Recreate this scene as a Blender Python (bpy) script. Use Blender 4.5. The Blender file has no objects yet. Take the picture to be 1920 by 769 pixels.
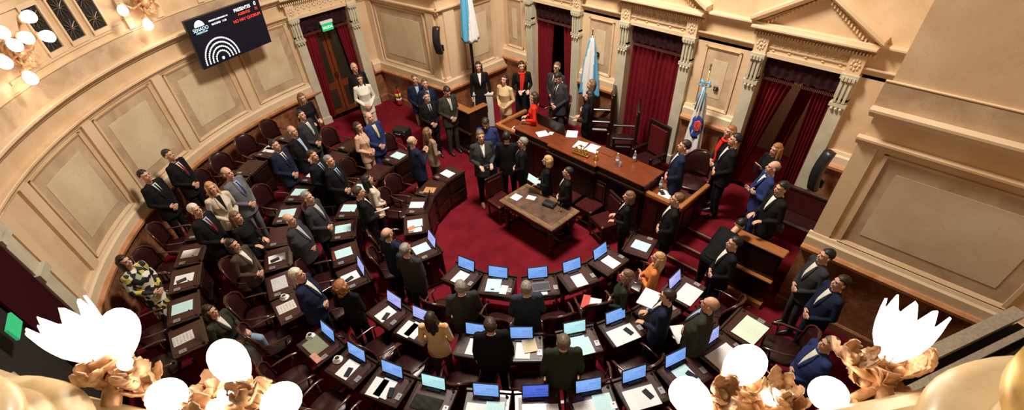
import bpy, bmesh, math, random
from mathutils import Vector, Matrix, noise
from mathutils.bvhtree import BVHTree
random.seed(7)
COL = bpy.context.scene.collection
PI = math.pi
def R(a): return math.radians(a)
sc = bpy.context.scene
# ------------------------------------------------------------------ camera
CAM = Vector((5.563, -5.366, 6.5)); FPX = 883.8; CX = 960.0; CY = 520.0
RX = Vector((.69698, .71539, -.04932)); RY = Vector((.48122, -.51760, -.70747)); RZ = Vector((-.53165, .46936, -.70502))
cd = bpy.data.cameras.new('camera'); cam = bpy.data.objects.new('camera', cd); COL.objects.link(cam)
cam.matrix_world = Matrix(((RX.x, -RY.x, -RZ.x, CAM.x), (RX.y, -RY.y, -RZ.y, CAM.y), (RX.z, -RY.z, -RZ.z, CAM.z), (0, 0, 0, 1)))
cd.sensor_width = 36; cd.lens = FPX/1920*36; cd.shift_y = (CY-384.5)/1920; cd.shift_x = 0
cd.clip_start = .05; cd.dof.use_dof = True; cd.dof.focus_distance = 7.5; cd.dof.aperture_fstop = 5.0
sc.camera = cam
def ray(x, y): return RX*((x-CX)/FPX)+RY*((y-CY)/FPX)+RZ
def at(x, y, z):
    d = ray(x, y); return CAM+d*((z-CAM.z)/d.z)
def deep(x, y, dist): return CAM+ray(x, y)*dist
RH = Vector((.697, .7154, 0)).normalized(); AH = Vector((-.7497, .6618, 0)).normalized()
def head_dir(phi):
    return RH*math.cos(R(phi))+AH*math.sin(R(phi))
# ------------------------------------------------------------------ materials
MC = {}
def nodes(name):
    m = bpy.data.materials.new(name); m.use_nodes = True
    nt = m.node_tree; b = nt.nodes['Principled BSDF']
    return m, nt, b
def link(nt, a, b): nt.links.new(a, b)
def mat(name, c, rough=.6, metal=0, var=.12, scale=30, bump=0, spec=.5, sheen=0, coat=0, emit=None, es=0, trans=0, stretch=None):
    if name in MC: return MC[name]
    m, nt, b = nodes(name); N = nt.nodes
    tc = N.new('ShaderNodeTexCoord'); no = N.new('ShaderNodeTexNoise'); no.inputs['Scale'].default_value = scale; no.inputs['Detail'].default_value = 4
    if stretch:
        mp = N.new('ShaderNodeMapping'); mp.inputs['Scale'].default_value = stretch; link(nt, tc.outputs['Object'], mp.inputs[0]); link(nt, mp.outputs[0], no.inputs['Vector'])
    else: link(nt, tc.outputs['Object'], no.inputs['Vector'])
    cr = N.new('ShaderNodeValToRGB'); cr.color_ramp.elements[0].position = .3; cr.color_ramp.elements[1].position = .7
    cr.color_ramp.elements[0].color = (*[max(0, v*(1-var)) for v in c], 1); cr.color_ramp.elements[1].color = (*[min(1, v*(1+var)) for v in c], 1)
    link(nt, no.outputs['Fac'], cr.inputs[0]); link(nt, cr.outputs[0], b.inputs['Base Color'])
    b.inputs['Roughness'].default_value = rough; b.inputs['Metallic'].default_value = metal; b.inputs['Specular IOR Level'].default_value = spec
    if sheen: b.inputs['Sheen Weight'].default_value = 0
    if coat: b.inputs['Coat Weight'].default_value = coat; b.inputs['Coat Roughness'].default_value = .2
    if trans: b.inputs['Transmission Weight'].default_value = trans
    if emit: b.inputs['Emission Color'].default_value = (*emit, 1); b.inputs['Emission Strength'].default_value = es
    if bump:
        bp = N.new('ShaderNodeBump'); bp.inputs['Strength'].default_value = bump; bp.inputs['Distance'].default_value = .01
        link(nt, no.outputs['Fac'], bp.inputs['Height']); link(nt, bp.outputs[0], b.inputs['Normal'])
    MC[name] = m; return m
def marble(name, base, dark, vein, scale=1.2, rough=.35, amt=.5):
    if name in MC: return MC[name]
    m, nt, b = nodes(name); N = nt.nodes
    tc = N.new('ShaderNodeTexCoord')
    n1 = N.new('ShaderNodeTexNoise'); n1.inputs['Scale'].default_value = scale; n1.inputs['Detail'].default_value = 6; n1.inputs['Distortion'].default_value = .6
    link(nt, tc.outputs['Object'], n1.inputs['Vector'])
    c1 = N.new('ShaderNodeValToRGB'); c1.color_ramp.elements[0].position = .35; c1.color_ramp.elements[1].position = .65
    c1.color_ramp.elements[0].color = (*dark, 1); c1.color_ramp.elements[1].color = (*base, 1)
    link(nt, n1.outputs['Fac'], c1.inputs[0])
    n2 = N.new('ShaderNodeTexNoise'); n2.inputs['Scale'].default_value = scale*1.7; n2.inputs['Detail'].default_value = 8; n2.inputs['Roughness'].default_value = .6; n2.inputs['Distortion'].default_value = .5
    link(nt, tc.outputs['Object'], n2.inputs['Vector'])
    c2 = N.new('ShaderNodeValToRGB'); e = c2.color_ramp.elements
    e[0].position = .488; e[0].color = (0, 0, 0, 1); e[1].position = .5; e[1].color = (1, 1, 1, 1); x = e.new(.512); x.color = (0, 0, 0, 1)
    link(nt, n2.outputs['Fac'], c2.inputs[0])
    mu = N.new('ShaderNodeMath'); mu.operation = 'MULTIPLY'; mu.inputs[1].default_value = amt*.6; link(nt, c2.outputs[0], mu.inputs[0])
    mx = N.new('ShaderNodeMixRGB'); mx.inputs[2].default_value = (*vein, 1); link(nt, mu.outputs[0], mx.inputs[0]); link(nt, c1.outputs[0], mx.inputs[1])
    link(nt, mx.outputs[0], b.inputs['Base Color']); b.inputs['Roughness'].default_value = rough
    MC[name] = m; return m
def paper(name, c, line=(.25, .25, .3), sc_=110, amt=.3):
    if name in MC: return MC[name]
    m, nt, b = nodes(name); N = nt.nodes
    tc = N.new('ShaderNodeTexCoord'); sp = N.new('ShaderNodeSeparateXYZ'); link(nt, tc.outputs['Object'], sp.inputs[0])
    w = N.new('ShaderNodeMath'); w.operation = 'MULTIPLY'; w.inputs[1].default_value = sc_*2; link(nt, sp.outputs['Y'], w.inputs[0])
    f = N.new('ShaderNodeMath'); f.operation = 'SINE'; link(nt, w.outputs[0], f.inputs[0])
    g = N.new('ShaderNodeMath'); g.operation = 'GREATER_THAN'; g.inputs[1].default_value = .35; link(nt, f.outputs[0], g.inputs[0])
    n = N.new('ShaderNodeTexNoise'); n.inputs['Scale'].default_value = 45; link(nt, tc.outputs['Object'], n.inputs['Vector'])
    g2 = N.new('ShaderNodeMath'); g2.operation = 'GREATER_THAN'; g2.inputs[1].default_value = .47; link(nt, n.outputs['Fac'], g2.inputs[0])
    ax = N.new('ShaderNodeMath'); ax.operation = 'ABSOLUTE'; link(nt, sp.outputs['X'], ax.inputs[0])
    g3 = N.new('ShaderNodeMath'); g3.operation = 'LESS_THAN'; g3.inputs[1].default_value = .078; link(nt, ax.outputs[0], g3.inputs[0])
    m1 = N.new('ShaderNodeMath'); m1.operation = 'MULTIPLY'; link(nt, g.outputs[0], m1.inputs[0]); link(nt, g2.outputs[0], m1.inputs[1])
    m2 = N.new('ShaderNodeMath'); m2.operation = 'MULTIPLY'; link(nt, m1.outputs[0], m2.inputs[0]); link(nt, g3.outputs[0], m2.inputs[1])
    m3 = N.new('ShaderNodeMath'); m3.operation = 'MULTIPLY'; m3.inputs[1].default_value = amt; link(nt, m2.outputs[0], m3.inputs[0])
    mx = N.new('ShaderNodeMixRGB'); mx.inputs[1].default_value = (*c, 1); mx.inputs[2].default_value = (*line, 1); link(nt, m3.outputs[0], mx.inputs[0])
    link(nt, mx.outputs[0], b.inputs['Base Color']); b.inputs['Roughness'].default_value = .7
    MC[name] = m; return m
def screen(name, c, es=1.0, lite=(.8, .88, 1)):
    if name in MC: return MC[name]
    m, nt, b = nodes(name); N = nt.nodes
    tc = N.new('ShaderNodeTexCoord'); br = N.new('ShaderNodeTexBrick'); link(nt, tc.outputs['Object'], br.inputs['Vector'])
    mp = N.new('ShaderNodeMapping'); mp.inputs['Rotation'].default_value = (R(90), 0, 0); link(nt, tc.outputs['Object'], mp.inputs[0]); link(nt, mp.outputs[0], br.inputs['Vector'])
    br.inputs['Scale'].default_value = 5; br.inputs['Mortar Size'].default_value = .012; br.inputs['Brick Width'].default_value = .8; br.inputs['Row Height'].default_value = .22
    br.inputs['Color1'].default_value = (*c, 1); br.inputs['Color2'].default_value = (*[min(1, v*1.35+.03) for v in c], 1); br.inputs['Mortar'].default_value = (*lite, 1)
    link(nt, br.outputs['Color'], b.inputs['Emission Color']); b.inputs['Emission Strength'].default_value = es
    b.inputs['Base Color'].default_value = (.02, .02, .03, 1); b.inputs['Roughness'].default_value = .25
    MC[name] = m; return m
CREAM = marble('cream_marble', (.74, .57, .38), (.68, .49, .30), (.50, .32, .18), 1.0, .4, .3)
CREAM2 = marble('warm_cream_marble', (.71, .52, .33), (.62, .42, .24), (.42, .25, .13), 1.6, .4, .4)
FIELD = marble('panel_marble', (.68, .56, .38), (.57, .43, .27), (.42, .28, .16), 1.3, .35, .4)
BORDER = marble('border_marble', (.60, .44, .29), (.44, .30, .19), (.30, .18, .10), 2.4, .35, .6)
DADO = marble('brown_dado_marble', (.30, .13, .06), (.12, .04, .018), (.50, .28, .14), 2.6, .25, .9)
LEDGE = marble('pink_ledge_marble', (.55, .27, .12), (.42, .17, .07), (.68, .45, .28), 4, .3, .5)
STONE = marble('grey_pilaster_marble', (.58, .53, .40), (.47, .43, .32), (.33, .28, .20), 3, .4, .4)
PARA = marble('balcony_marble', (.72, .56, .34), (.64, .46, .25), (.48, .30, .15), 5, .3, .35)
WOOD = mat('dark_wood', (.014, .006, .004), .30, var=.4, scale=6, stretch=(1, 12, 12), coat=.3)
WOODM = mat('desk_top_wood', (.028, .011, .006), .28, var=.35, scale=6, stretch=(1, 12, 12), coat=.3)
WOODR = mat('red_mahogany', (.16, .035, .012), .28, var=.25, scale=5, stretch=(1, 10, 10), coat=.4)
WOODO = mat('warm_wood', (.33, .12, .035), .35, var=.25, scale=5, stretch=(1, 10, 10), coat=.3)
TABLEW = mat('old_table_wood', (.17, .10, .05), .35, var=.45, scale=5, stretch=(1, 5, 5), coat=.3)
LEATHER = mat('burgundy_leather', (.026, .0065, .0065), .30, var=.2, scale=25, bump=.1)
LEATHR = mat('red_leather', (.050, .008, .008), .3, var=.2, scale=25, bump=.1)
CARPET = mat('crimson_carpet', (.150, .009, .016), .95, var=.25, scale=2.2, spec=.05)
CURT = mat('crimson_velvet', (.15, .006, .012), .8, var=.2, scale=8, spec=.15)
PELM = mat('patterned_pelmet', (.022, .004, .007), .8, var=.8, scale=14, spec=.2)
BLACK = mat('black_plastic', (.012, .012, .013), .4, var=.1)
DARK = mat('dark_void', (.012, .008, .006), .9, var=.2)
SILV = mat('silver_plastic', (.35, .35, .36), .35, metal=.6, var=.05)
STEEL = mat('steel', (.5, .5, .5), .3, metal=1, var=.05)
BRASS = mat('brass', (.65, .42, .12), .28, metal=1, var=.15)
GILT = mat('antique_gilt', (.62, .37, .20), .42, metal=.25, var=.4, scale=18, bump=.4)
WHITE = paper('white_paper', (.80, .80, .80))
PLAINW = mat('plain_white', (.8, .8, .79), .6, var=.03)
CYAN = paper('pale_cyan_paper', (.50, .76, .80), amt=.2)
MINT = paper('pale_green_paper', (.70, .84, .68), amt=.2)
GREYP = paper('printed_grey_sheet', (.58, .56, .52), line=(.15, .15, .15), sc_=70, amt=.6)
GREENP = mat('olive_folder', (.20, .22, .14), .6)
REDP = mat('red_folder', (.6, .06, .05), .6)
ORANGEP = mat('orange_note', (.85, .2, .08), .6)
BROWNP = mat('tan_folder', (.45, .24, .10), .6)
PINKP = mat('pink_folder', (.55, .24, .2), .6)
GLASSM = mat('clear_glass', (.9, .93, .93), .05, trans=.9, var=.02)
SB = screen('blue_screen', (.15, .33, .80), .95, (.3, .5, .95)); SP = screen('violet_screen', (.33, .36, .80), .95, (.6, .6, .95)); SCN = screen('cyan_screen', (.40, .75, .80), .95, (.55, .85, .9)); SD = screen('deep_blue_screen', (.04, .10, .60), .95, (.1, .2, .7))
BULB = mat('lit_glass', (.95, .9, .8), .3, emit=(1, .88, .72), es=5)
# ------------------------------------------------------------------ mesh builder
class MB:
    def __init__(s): s.v = []; s.f = []; s.m = []; s.sm = []; s.cur = 0; s.smooth = False
    def add(s, vs, fs, M=None):
        b = len(s.v)
        for q in vs:
            q = Vector(q); s.v.append(M @ q if M else q)
        for f in fs: s.f.append(tuple(b+i for i in f)); s.m.append(s.cur); s.sm.append(s.smooth)
    def box(s, c, d, M=None, rz=0, bev=0):
        x, y, z = d[0]/2, d[1]/2, d[2]/2; c = Vector(c); rot = Matrix.Rotation(rz, 3, 'Z')
        if not bev:
            vs = [Vector((a, b, e)) for a in (-x, x) for b in (-y, y) for e in (-z, z)]
            fs = [(0, 1, 3, 2), (4, 6, 7, 5), (0, 4, 5, 1), (2, 3, 7, 6), (0, 2, 6, 4), (1, 5, 7, 3)]
        else:
            # bevelled in plan and along top
            k = min(bev, x*.9, y*.9, z*.9); vs = []; fs = []
            lv = [(-z, k), (-z+k, 0), (z-k, 0), (z, k)]
            for zz, i in lv:
                X, Y = x-i, y-i
                for (a, b) in ((-X+k, -Y), (X-k, -Y), (X, -Y+k), (X, Y-k), (X-k, Y), (-X+k, Y), (-X, Y-k), (-X, -Y+k)): vs.append(Vector((a, b, zz)))
            for r in range(3):
                for i in range(8): fs.append((r*8+i, r*8+(i+1) % 8, r*8+8+(i+1) % 8, r*8+8+i))
            fs.append(tuple(range(7, -1, -1))); fs.append(tuple(range(24, 32)))
        s.add([rot @ q+c for q in vs], fs, M)
    def lathe(s, prof, c=(0, 0, 0), n=20, M=None, ax=None, a0=0, a1=2*PI):
        full = abs(a1-a0-2*PI) < 1e-6; k = n if full else n+1; vs = []; fs = []
        Q = ax.to_track_quat('Z', 'Y').to_matrix() if ax else None
        for (r, z) in prof:
            for i in range(k):
                a = a0+(a1-a0)*i/n; q = Vector((r*math.cos(a), r*math.sin(a), z)); q = Q @ q if Q else q; vs.append(q+Vector(c))
        for j in range(len(prof)-1):
            for i in range(n if full else n): 
                i2 = (i+1) % k if full else i+1
                fs.append((j*k+i, j*k+i2, j*k+k+i2, j*k+k+i))
        if full: fs.append(tuple(range(k-1, -1, -1))); fs.append(tuple((len(prof)-1)*k+i for i in range(k)))
        s.add(vs, fs, M)
    def tube(s, pts, r, n=8, M=None, flat=1.0):
        pts = [Vector(q) for q in pts]; rr = r if isinstance(r, (list, tuple)) else [r]*len(pts); vs = []; fs = []
        up = None
        for i, q in enumerate(pts):
            d = (pts[min(i+1, len(pts)-1)]-pts[max(i-1, 0)]).normalized()
            if up is None: up = Vector((0, 0, 1)) if abs(d.z) < .9 else Vector((1, 0, 0))
            a = d.cross(up).normalized(); b = a.cross(d).normalized(); up = b
            for k in range(n):
                t = 2*PI*k/n; vs.append(q+a*math.cos(t)*rr[i]+b*math.sin(t)*rr[i]*flat)
        for i in range(len(pts)-1):
            for k in range(n): fs.append((i*n+k, i*n+(k+1) % n, (i+1)*n+(k+1) % n, (i+1)*n+k))
        fs.append(tuple(range(n-1, -1, -1))); fs.append(tuple((len(pts)-1)*n+k for k in range(n)))
        s.add(vs, fs, M)
    def ball(s, c, r, n=12, m=8, M=None, fn=None):
        r = Vector((r, r, r)) if not hasattr(r, '__len__') else Vector(r); c = Vector(c); vs = [c+Vector((0, 0, -r.z))] ; fs = []
        dirs = [Vector((0, 0, -1))]
        for j in range(1, m):
            p = -PI/2+PI*j/m
            for i in range(n):
                a = 2*PI*i/n; dirs.append(Vector((math.cos(p)*math.cos(a), math.cos(p)*math.sin(a), math.sin(p))))
        dirs.append(Vector((0, 0, 1)))
        vs = [c+Vector((d.x*r.x, d.y*r.y, d.z*r.z))*(fn(d) if fn else 1) for d in dirs]
        for i in range(n): fs.append((0, 1+(i+1) % n, 1+i))
        for j in range(m-2):
            for i in range(n): fs.append((1+j*n+i, 1+j*n+(i+1) % n, 1+(j+1)*n+(i+1) % n, 1+(j+1)*n+i))
        t = len(vs)-1; b = 1+(m-2)*n
        for i in range(n): fs.append((b+i, b+(i+1) % n, t))
        s.add(vs, fs, M)
    def cap(s, a, b, ra, rb, n=10, flat=1.0, side=None):
        # capsule between two points
        a = Vector(a); b = Vector(b); d = (b-a); L = d.length; d = d.normalized() if L > 1e-6 else Vector((0, 0, 1))
        up = side if side is not None else (Vector((0, 0, 1)) if abs(d.z) < .9 else Vector((0, 1, 0)))
        u = d.cross(up).normalized(); w = u.cross(d).normalized(); vs = []; fs = []
        rings = []
        for t in (-88, -60, -30, 0): rings.append((a+d*ra*math.sin(R(t)), ra*math.cos(R(t))))
        for t in (0, 30, 60, 88): rings.append((b+d*rb*math.sin(R(t)), rb*math.cos(R(t))))
        for c, r in rings:
            for k in range(n):
                t = 2*PI*k/n; vs.append(c+u*math.cos(t)*r+w*math.sin(t)*r*flat)
        for j in range(7):
            for k in range(n): fs.append((j*n+k, j*n+(k+1) % n, (j+1)*n+(k+1) % n, (j+1)*n+k))
        fs.append(tuple(range(n-1, -1, -1))); fs.append(tuple(7*n+k for k in range(n)))
        s.add(vs, fs)
    def loft(s, rings, n=24, T=None):
        # rings of (cx, cy, z, rx, ry[, power])
        vs = []; fs = []
        for g in rings:
            cx, cy, z, rx, ry = g[:5]; pw = g[5] if len(g) > 5 else 1
            for k in range(n):
                t = 2*PI*k/n; c, q = math.cos(t), math.sin(t)
                c2 = math.copysign(abs(c)**pw, c); q2 = math.copysign(abs(q)**pw, q)
                vs.append(Vector((cx+rx*c2, cy+ry*q2, z)))
        for j in range(len(rings)-1):
            for k in range(n): fs.append((j*n+k, j*n+(k+1) % n, (j+1)*n+(k+1) % n, (j+1)*n+k))
        fs.append(tuple(range(n-1, -1, -1))); fs.append(tuple((len(rings)-1)*n+k for k in range(n)))
        s.add([T(q) for q in vs] if T else vs, fs)
    def mesh(s, name):
        me = bpy.data.meshes.new(name); me.from_pydata(s.v, [], s.f)
        for i, p in enumerate(me.polygons): p.material_index = s.m[i]; p.use_smooth = s.sm[i]
        bm = bmesh.new(); bm.from_mesh(me); bmesh.ops.recalc_face_normals(bm, faces=bm.faces); bm.to_mesh(me); bm.free()
        return me
    def build(s, name, m, parent=None, loc=None):
        me = s.mesh(name)
        for q in (m if isinstance(m, (list, tuple)) else [m]): me.materials.append(q)
        return obj(name, me, parent, loc)
def obj(name, me, parent=None, loc=None):
    o = bpy.data.objects.new(name, me); COL.objects.link(o)
    if parent: o.parent = parent
    if loc is not None: o.location = loc
    return o
def fit(s):
    for a, b in ((' the ', ' '), ('; ', ' '), (' on desk ', ' on desk '), ('broad ', ''), (' seen from behind', ''), ('bright ', ''), ('two ', ''), (' its', '')):
        if len(s.split()) > 16: s = s.replace(a, b)
    if len(s.split()) > 16: print('LONG', len(s.split()), s)
    return s
def tag(o, label=None, cat=None, group=None, kind=None):
    if label: label = fit(label)
    if label: o['label'] = label
    if cat: o['category'] = cat
    if group: o['group'] = group
    if kind: o['kind'] = kind
    return o
def empty(name, loc=(0, 0, 0), rz=0, s=1.0):
    o = bpy.data.objects.new(name, None); COL.objects.link(o); o.location = loc; o.rotation_euler = (0, 0, rz); o.scale = (s, s, s); o.empty_display_size = .1; return o
def smoothmb():
    m = MB(); m.smooth = True; return m
def copy_tree(o, parent=None):
    c = o.copy(); COL.objects.link(c); c.parent = parent
    for ch in list(KIDS.get(o.name, [])): copy_tree(ch, c)
    return c
KIDS = {}
def index_kids():
    KIDS.clear()
    for o in bpy.data.objects:
        if o.parent: KIDS.setdefault(o.parent.name, []).append(o)
def text_mesh(body, size, depth=.0006):
    cu = bpy.data.curves.new('lettering', 'FONT'); cu.body = body; cu.size = size; cu.extrude = depth
    o = bpy.data.objects.new('lettering', cu); COL.objects.link(o); bpy.context.view_layer.update()
    me = bpy.data.meshes.new_from_object(o.evaluated_get(bpy.context.evaluated_depsgraph_get())); bpy.data.objects.remove(o); return me
def struct(o): o['kind'] = 'structure'; return o

# ------------------------------------------------------------------ architecture
RW = 7.3
class Arc:      # s in degrees, off inward
    def __init__(s, a0, a1): s.a0, s.a1 = a0, a1
    def pos(s, t, off, z):
        a = R(t); return Vector(((RW-off)*math.cos(a), (RW-off)*math.sin(a), z))
    step = 2.2
class Flat:     # s in metres from p0 to p1, off to the room side (left of direction if side=1)
    def __init__(s, p0, p1, side=1):
        s.p0 = Vector((*p0, 0)); s.d = (Vector((*p1, 0))-s.p0); s.L = s.d.length; s.d.normalize(); s.n = Vector((-s.d.y, s.d.x, 0))*side; s.a0, s.a1 = 0, s.L
    def pos(s, t, off, z): return s.p0+s.d*t+s.n*off+Vector((0, 0, z))
    step = 50
def pbox(mb, P, s0, s1, o0, o1, z0, z1):
    n = max(1, int(math.ceil(abs(s1-s0)/P.step))); vs = []; fs = []
    for i in range(n+1):
        t = s0+(s1-s0)*i/n
        vs += [P.pos(t, o0, z0), P.pos(t, o1, z0), P.pos(t, o1, z1), P.pos(t, o0, z1)]
    for i in range(n):
        for k in range(4): fs.append((i*4+k, i*4+(k+1) % 4, i*4+4+(k+1) % 4, i*4+4+k))
    fs.append((3, 2, 1, 0)); fs.append(tuple(n*4+k for k in range(4)))
    mb.add(vs, fs)
def pprof(mb, P, s0, s1, prof):
    n = max(1, int(math.ceil(abs(s1-s0)/P.step))); vs = []; fs = []; k = len(prof)
    for i in range(n+1):
        t = s0+(s1-s0)*i/n
        for (o, z) in prof: vs.append(P.pos(t, o, z))
    for i in range(n):
        for j in range(k): fs.append((i*k+j, i*k+(j+1) % k, (i+1)*k+(j+1) % k, (i+1)*k+j))
    fs.append(tuple(range(k-1, -1, -1))); fs.append(tuple(n*k+j for j in range(k)))
    mb.add(vs, fs)
TR = [0]
def trim(mb, m):
    TR[0] += 1; return struct(mb.build('trim_%d' % TR[0], m))
def cornice_prof(z0, z1, o):
    h = z1-z0
    return [(0, z0), (o*.25, z0), (o*.3, z0+h*.25), (o*.55, z0+h*.35), (o*.7, z0+h*.6), (o, z0+h*.7), (o, z0+h*.92), (o*.9, z1), (0, z1)]
def dress(P, s0, s1, zf, dz=0, panels=(), pil=(), pw=.9, top=True):
    """dado, ledge, base band, cornices, panel frames along a wall run"""
    m = MB(); pbox(m, P, s0, s1, 0, .035, zf, 1.28+dz); trim(m, DADO)
    m = MB(); pprof(m, P, s0, s1, [(0, zf), (.07, zf), (.07, zf+.16), (.05, zf+.19), (0, zf+.19)]); trim(m, DADO)
    m = MB(); pprof(m, P, s0, s1, [(0, 1.26+dz), (.06, 1.26+dz), (.08, 1.29+dz), (.13, 1.31+dz), (.14, 1.36+dz), (.11, 1.40+dz), (0, 1.40+dz)]); trim(m, LEDGE)
    m = MB(); pprof(m, P, s0, s1, [(0, 1.40+dz), (.085, 1.40+dz), (.085, 1.54+dz), (.06, 1.57+dz), (.045, 1.62+dz), (0, 1.62+dz)]); trim(m, CREAM)
    if top:
        m = MB(); pprof(m, P, s0, s1, cornice_prof(3.12, 3.24, .09)); trim(m, CREAM2)
        m = MB(); pprof(m, P, s0, s1, cornice_prof(3.50, 3.64, .15)); trim(m, CREAM)
        m = MB(); pbox(m, P, s0, s1, 0, .03, 3.64, 3.92); trim(m, CREAM2 if P.step > 3 and P.step < 50 else BORDER)
        m = MB(); pprof(m, P, s0, s1, cornice_prof(3.91, 3.95, .035)); trim(m, CREAM)
    for c in pil:
        m = MB(); pbox(m, P, c-pw, c+pw, 0, .055, 1.6+dz, 3.13); trim(m, CREAM)
    for (a, b) in panels:
        u = (b-a)/abs(b-a)*(.06 if P.step > 3 else .5); w = u*.8; z0, z1 = 1.64+dz, 3.08; e = .045
        m = MB(); pbox(m, P, a, b, 0, .004, z0, z1); trim(m, BORDER)
        m = MB()
        pprof(m, P, a, b, [(0, z0), (.04, z0), (.012, z0+e), (0, z0+e)]); pprof(m, P, a, b, [(0, z1-e), (.012, z1-e), (.04, z1), (0, z1)])
        pbox(m, P, a, a+w, 0, .03, z0, z1); pbox(m, P, b-w, b, 0, .03, z0, z1); trim(m, CREAM2)
        k = (.22 if P.step > 3 else 1.9)*(1 if b > a else -1)
        m = MB(); pbox(m, P, a+k, b-k, 0, .011, z0+.22, z1-.22); trim(m, FIELD)
# curved wall
A = Arc(-176, -72)
m = MB(); pbox(m, A, -176, -72, -.3, 0, -.3, 5.8); struct(m.build('wall_left', CREAM2))
m = MB(); pbox(m, A, -72, -3.5, -.3, 0, -.3, 3.9); struct(m.build('wall_curved', CREAM2))
ps = [-176+.8, -161.4, -146.4, -131.4, -116.4, -110.5]
dress(A, -176, -108.7, .48, panels=[(ps[i]+1.5, ps[i+1]-1.5) for i in range(4)], pil=ps)
dress(A, -86, -3.5, .48, panels=[(-70, -58), (-55, -43), (-40, -28)], pil=(-72, -56.5, -41.5, -26.5), top=False)
# upper storey frame and strips
m = MB()
for a in (-147.5, -152.8, -160.5): pbox(m, A, a-.6, a+.6, 0, .05, 3.97, 5.8)
trim(m, CREAM)
m = MB(); pbox(m, A, -146.3, -126, 0, .03, 4.80, 4.9); pbox(m, A, -146.3, -126, 0, .02, 4.04, 4.09); trim(m, CREAM2)
for i, a in enumerate((-134.9, -138.9, -142.8)):
    o = MB(); pbox(o, A, a-1.25, a+1.25, -.02, .006, 4.14, 4.76); w_ = struct(o.build('window_%d' % (i+1), DARK))
    fr = MB(); pbox(fr, A, a-1.5, a-1.2, 0, .035, 4.1, 4.8); pbox(fr, A, a+1.2, a+1.5, 0, .035, 4.1, 4.8); pbox(fr, A, a-1.5, a+1.5, 0, .035, 4.08, 4.15); pbox(fr, A, a-1.5, a+1.5, 0, .035, 4.75, 4.82)
    fr.build('window_frame', CREAM, w_)
    g = MB()
    for z0 in (4.15, 4.45):
        c = A.pos(a, .02, z0+.15)
        for k in range(10):
            t = 2*PI*k/10; e2 = A.pos(a+1.1*math.cos(t), .02, z0+.15+.14*math.sin(t)); g.tube([c, (c+e2)/2+Vector((0, 0, .01)), e2], .007, 5)
        g.ball(c, .03, 8, 6)
    g.build('grille', mat('bronze_grille', (.16, .12, .09), .4, metal=.6), w_)
# rear entrance doorway at the lower left (stone jamb and dark opening)
a0 = -100.5
m = MB(); pbox(m, A, -108.7, -106.6, 0, .09, .48, 3.3); pbox(m, A, -109.0, -106.3, 0, .14, 2.36, 2.48); pbox(m, A, -109.0, -106.3, 0, .13, 3.0, 3.08); pbox(m, A, -88, -85, 0, .16, .48, 2.9); trim(m, STONE)
m = MB(); pbox(m, A, -108.9, -85, 0, .12, 3.1, 3.3); trim(m, STONE)
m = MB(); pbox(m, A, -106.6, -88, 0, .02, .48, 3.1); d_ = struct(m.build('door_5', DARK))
m = MB()
for k in range(24):
    t0 = -106.2+k*.3; m.tube([A.pos(t0, .06, .5), A.pos(t0, .06, 3.05)], .022, 6)
m.smooth = True
tag(m.build('doorway_curtain', mat('dark_velvet', (.035, .004, .006), .9, spec=.1)), 'dark crimson curtain in the rear doorway at the lower left behind the lamp', 'curtain')
_d = ray(26, 612); _a = _d.x**2+_d.y**2; _b = 2*(CAM.x*_d.x+CAM.y*_d.y); _c = CAM.x**2+CAM.y**2-7.1**2; SIGNP = CAM+_d*((-_b+math.sqrt(_b*_b-4*_a*_c))/(2*_a)); print('SIGN', SIGNP, math.degrees(math.atan2(SIGNP.y, SIGNP.x)))
eg = MB(); eg.box((0, 0, 0), (.30, .03, .16)); g_ = eg.build('exit_sign', mat('green_sign', (.02, .35, .12), .4, emit=(.05, .6, .25), es=.5)); g_.matrix_world = Matrix.Translation(SIGNP) @ Matrix.Rotation(R(-101.5+90), 4, 'Z') @ Matrix.Rotation(0, 4, 'X')
tag(g_, 'small green exit sign in the dark rear doorway at the lower left', 'exit sign')
# flat runs
B = Flat((-7.25, 1.5), (-7.25, -.52), 1)       # left door bay, normal +X ( d=-Y, n = (1,0))
Cc = Flat((-7.25, 1.5), (-4.6, 1.8), -1)
D = Flat((-4.6, 1.8), (-4.6, 3.95), -1)
Eb = Flat((-4.6, 3.9), (4.9, 3.9), -1)
F = Flat((4.6, 3.9), (4.6, 1.8), -1)
G = Flat((4.6, 1.8), (7.25, 1.8), -1)
Hh = Flat((7.25, 1.8), (7.25, -.5), -1)
def chk(P): return P
m = MB()
pbox(m, B, .0, .62, -.3, 0, -.3, 5.8); pbox(m, B, 1.98, 2.05, -.3, 0, -.3, 5.8); pbox(m, B, .6, 2.0, -.3, 0, 3.12, 5.8); struct(m.build('wall_left_door', CREAM2))
m = MB(); pbox(m, Cc, -.1, Cc.L, -.3, 0, -.3, 5.8); struct(m.build('wall_left_pier', CREAM2))
m = MB(); pbox(m, D, 0.05, D.L, -.3, 0, -.3, 5.8); struct(m.build('wall_alcove_left', CREAM2))
m = MB()
segs = [(-.2, 1.2), (2.5, 4.06), (5.36, 6.95), (8.25, 9.7)]
for a, b in segs: pbox(m, Eb, a, b, -.3, 0, -.3, 3.2)
pbox(m, Eb, -.2, 9.7, -.3, 0, 3.15, 5.8); struct(m.build('wall_back', CREAM2))
m = MB(); pbox(m, F, 0, F.L-.05, -.3, 0, -.3, 5.8); struct(m.build('wall_alcove_right', CREAM2))
m = MB(); pbox(m, G, 0, G.L+.2, -.3, 0, -.3, 5.8); struct(m.build('wall_right_pier', CREAM2))
m = MB(); pbox(m, Hh, 0, .75, -.3, 0, -.3, 5.8); pbox(m, Hh, 2.1, 2.35, -.3, 0, -.3, 5.8); pbox(m, Hh, .7, 2.15, -.3, 0, 3.12, 5.8); struct(m.build('wall_right_door', CREAM2))
dress(Cc, 0, Cc.L+.06, .45, panels=[(.28, 2.2)], pil=(.1, 2.45), pw=.13)
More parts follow.
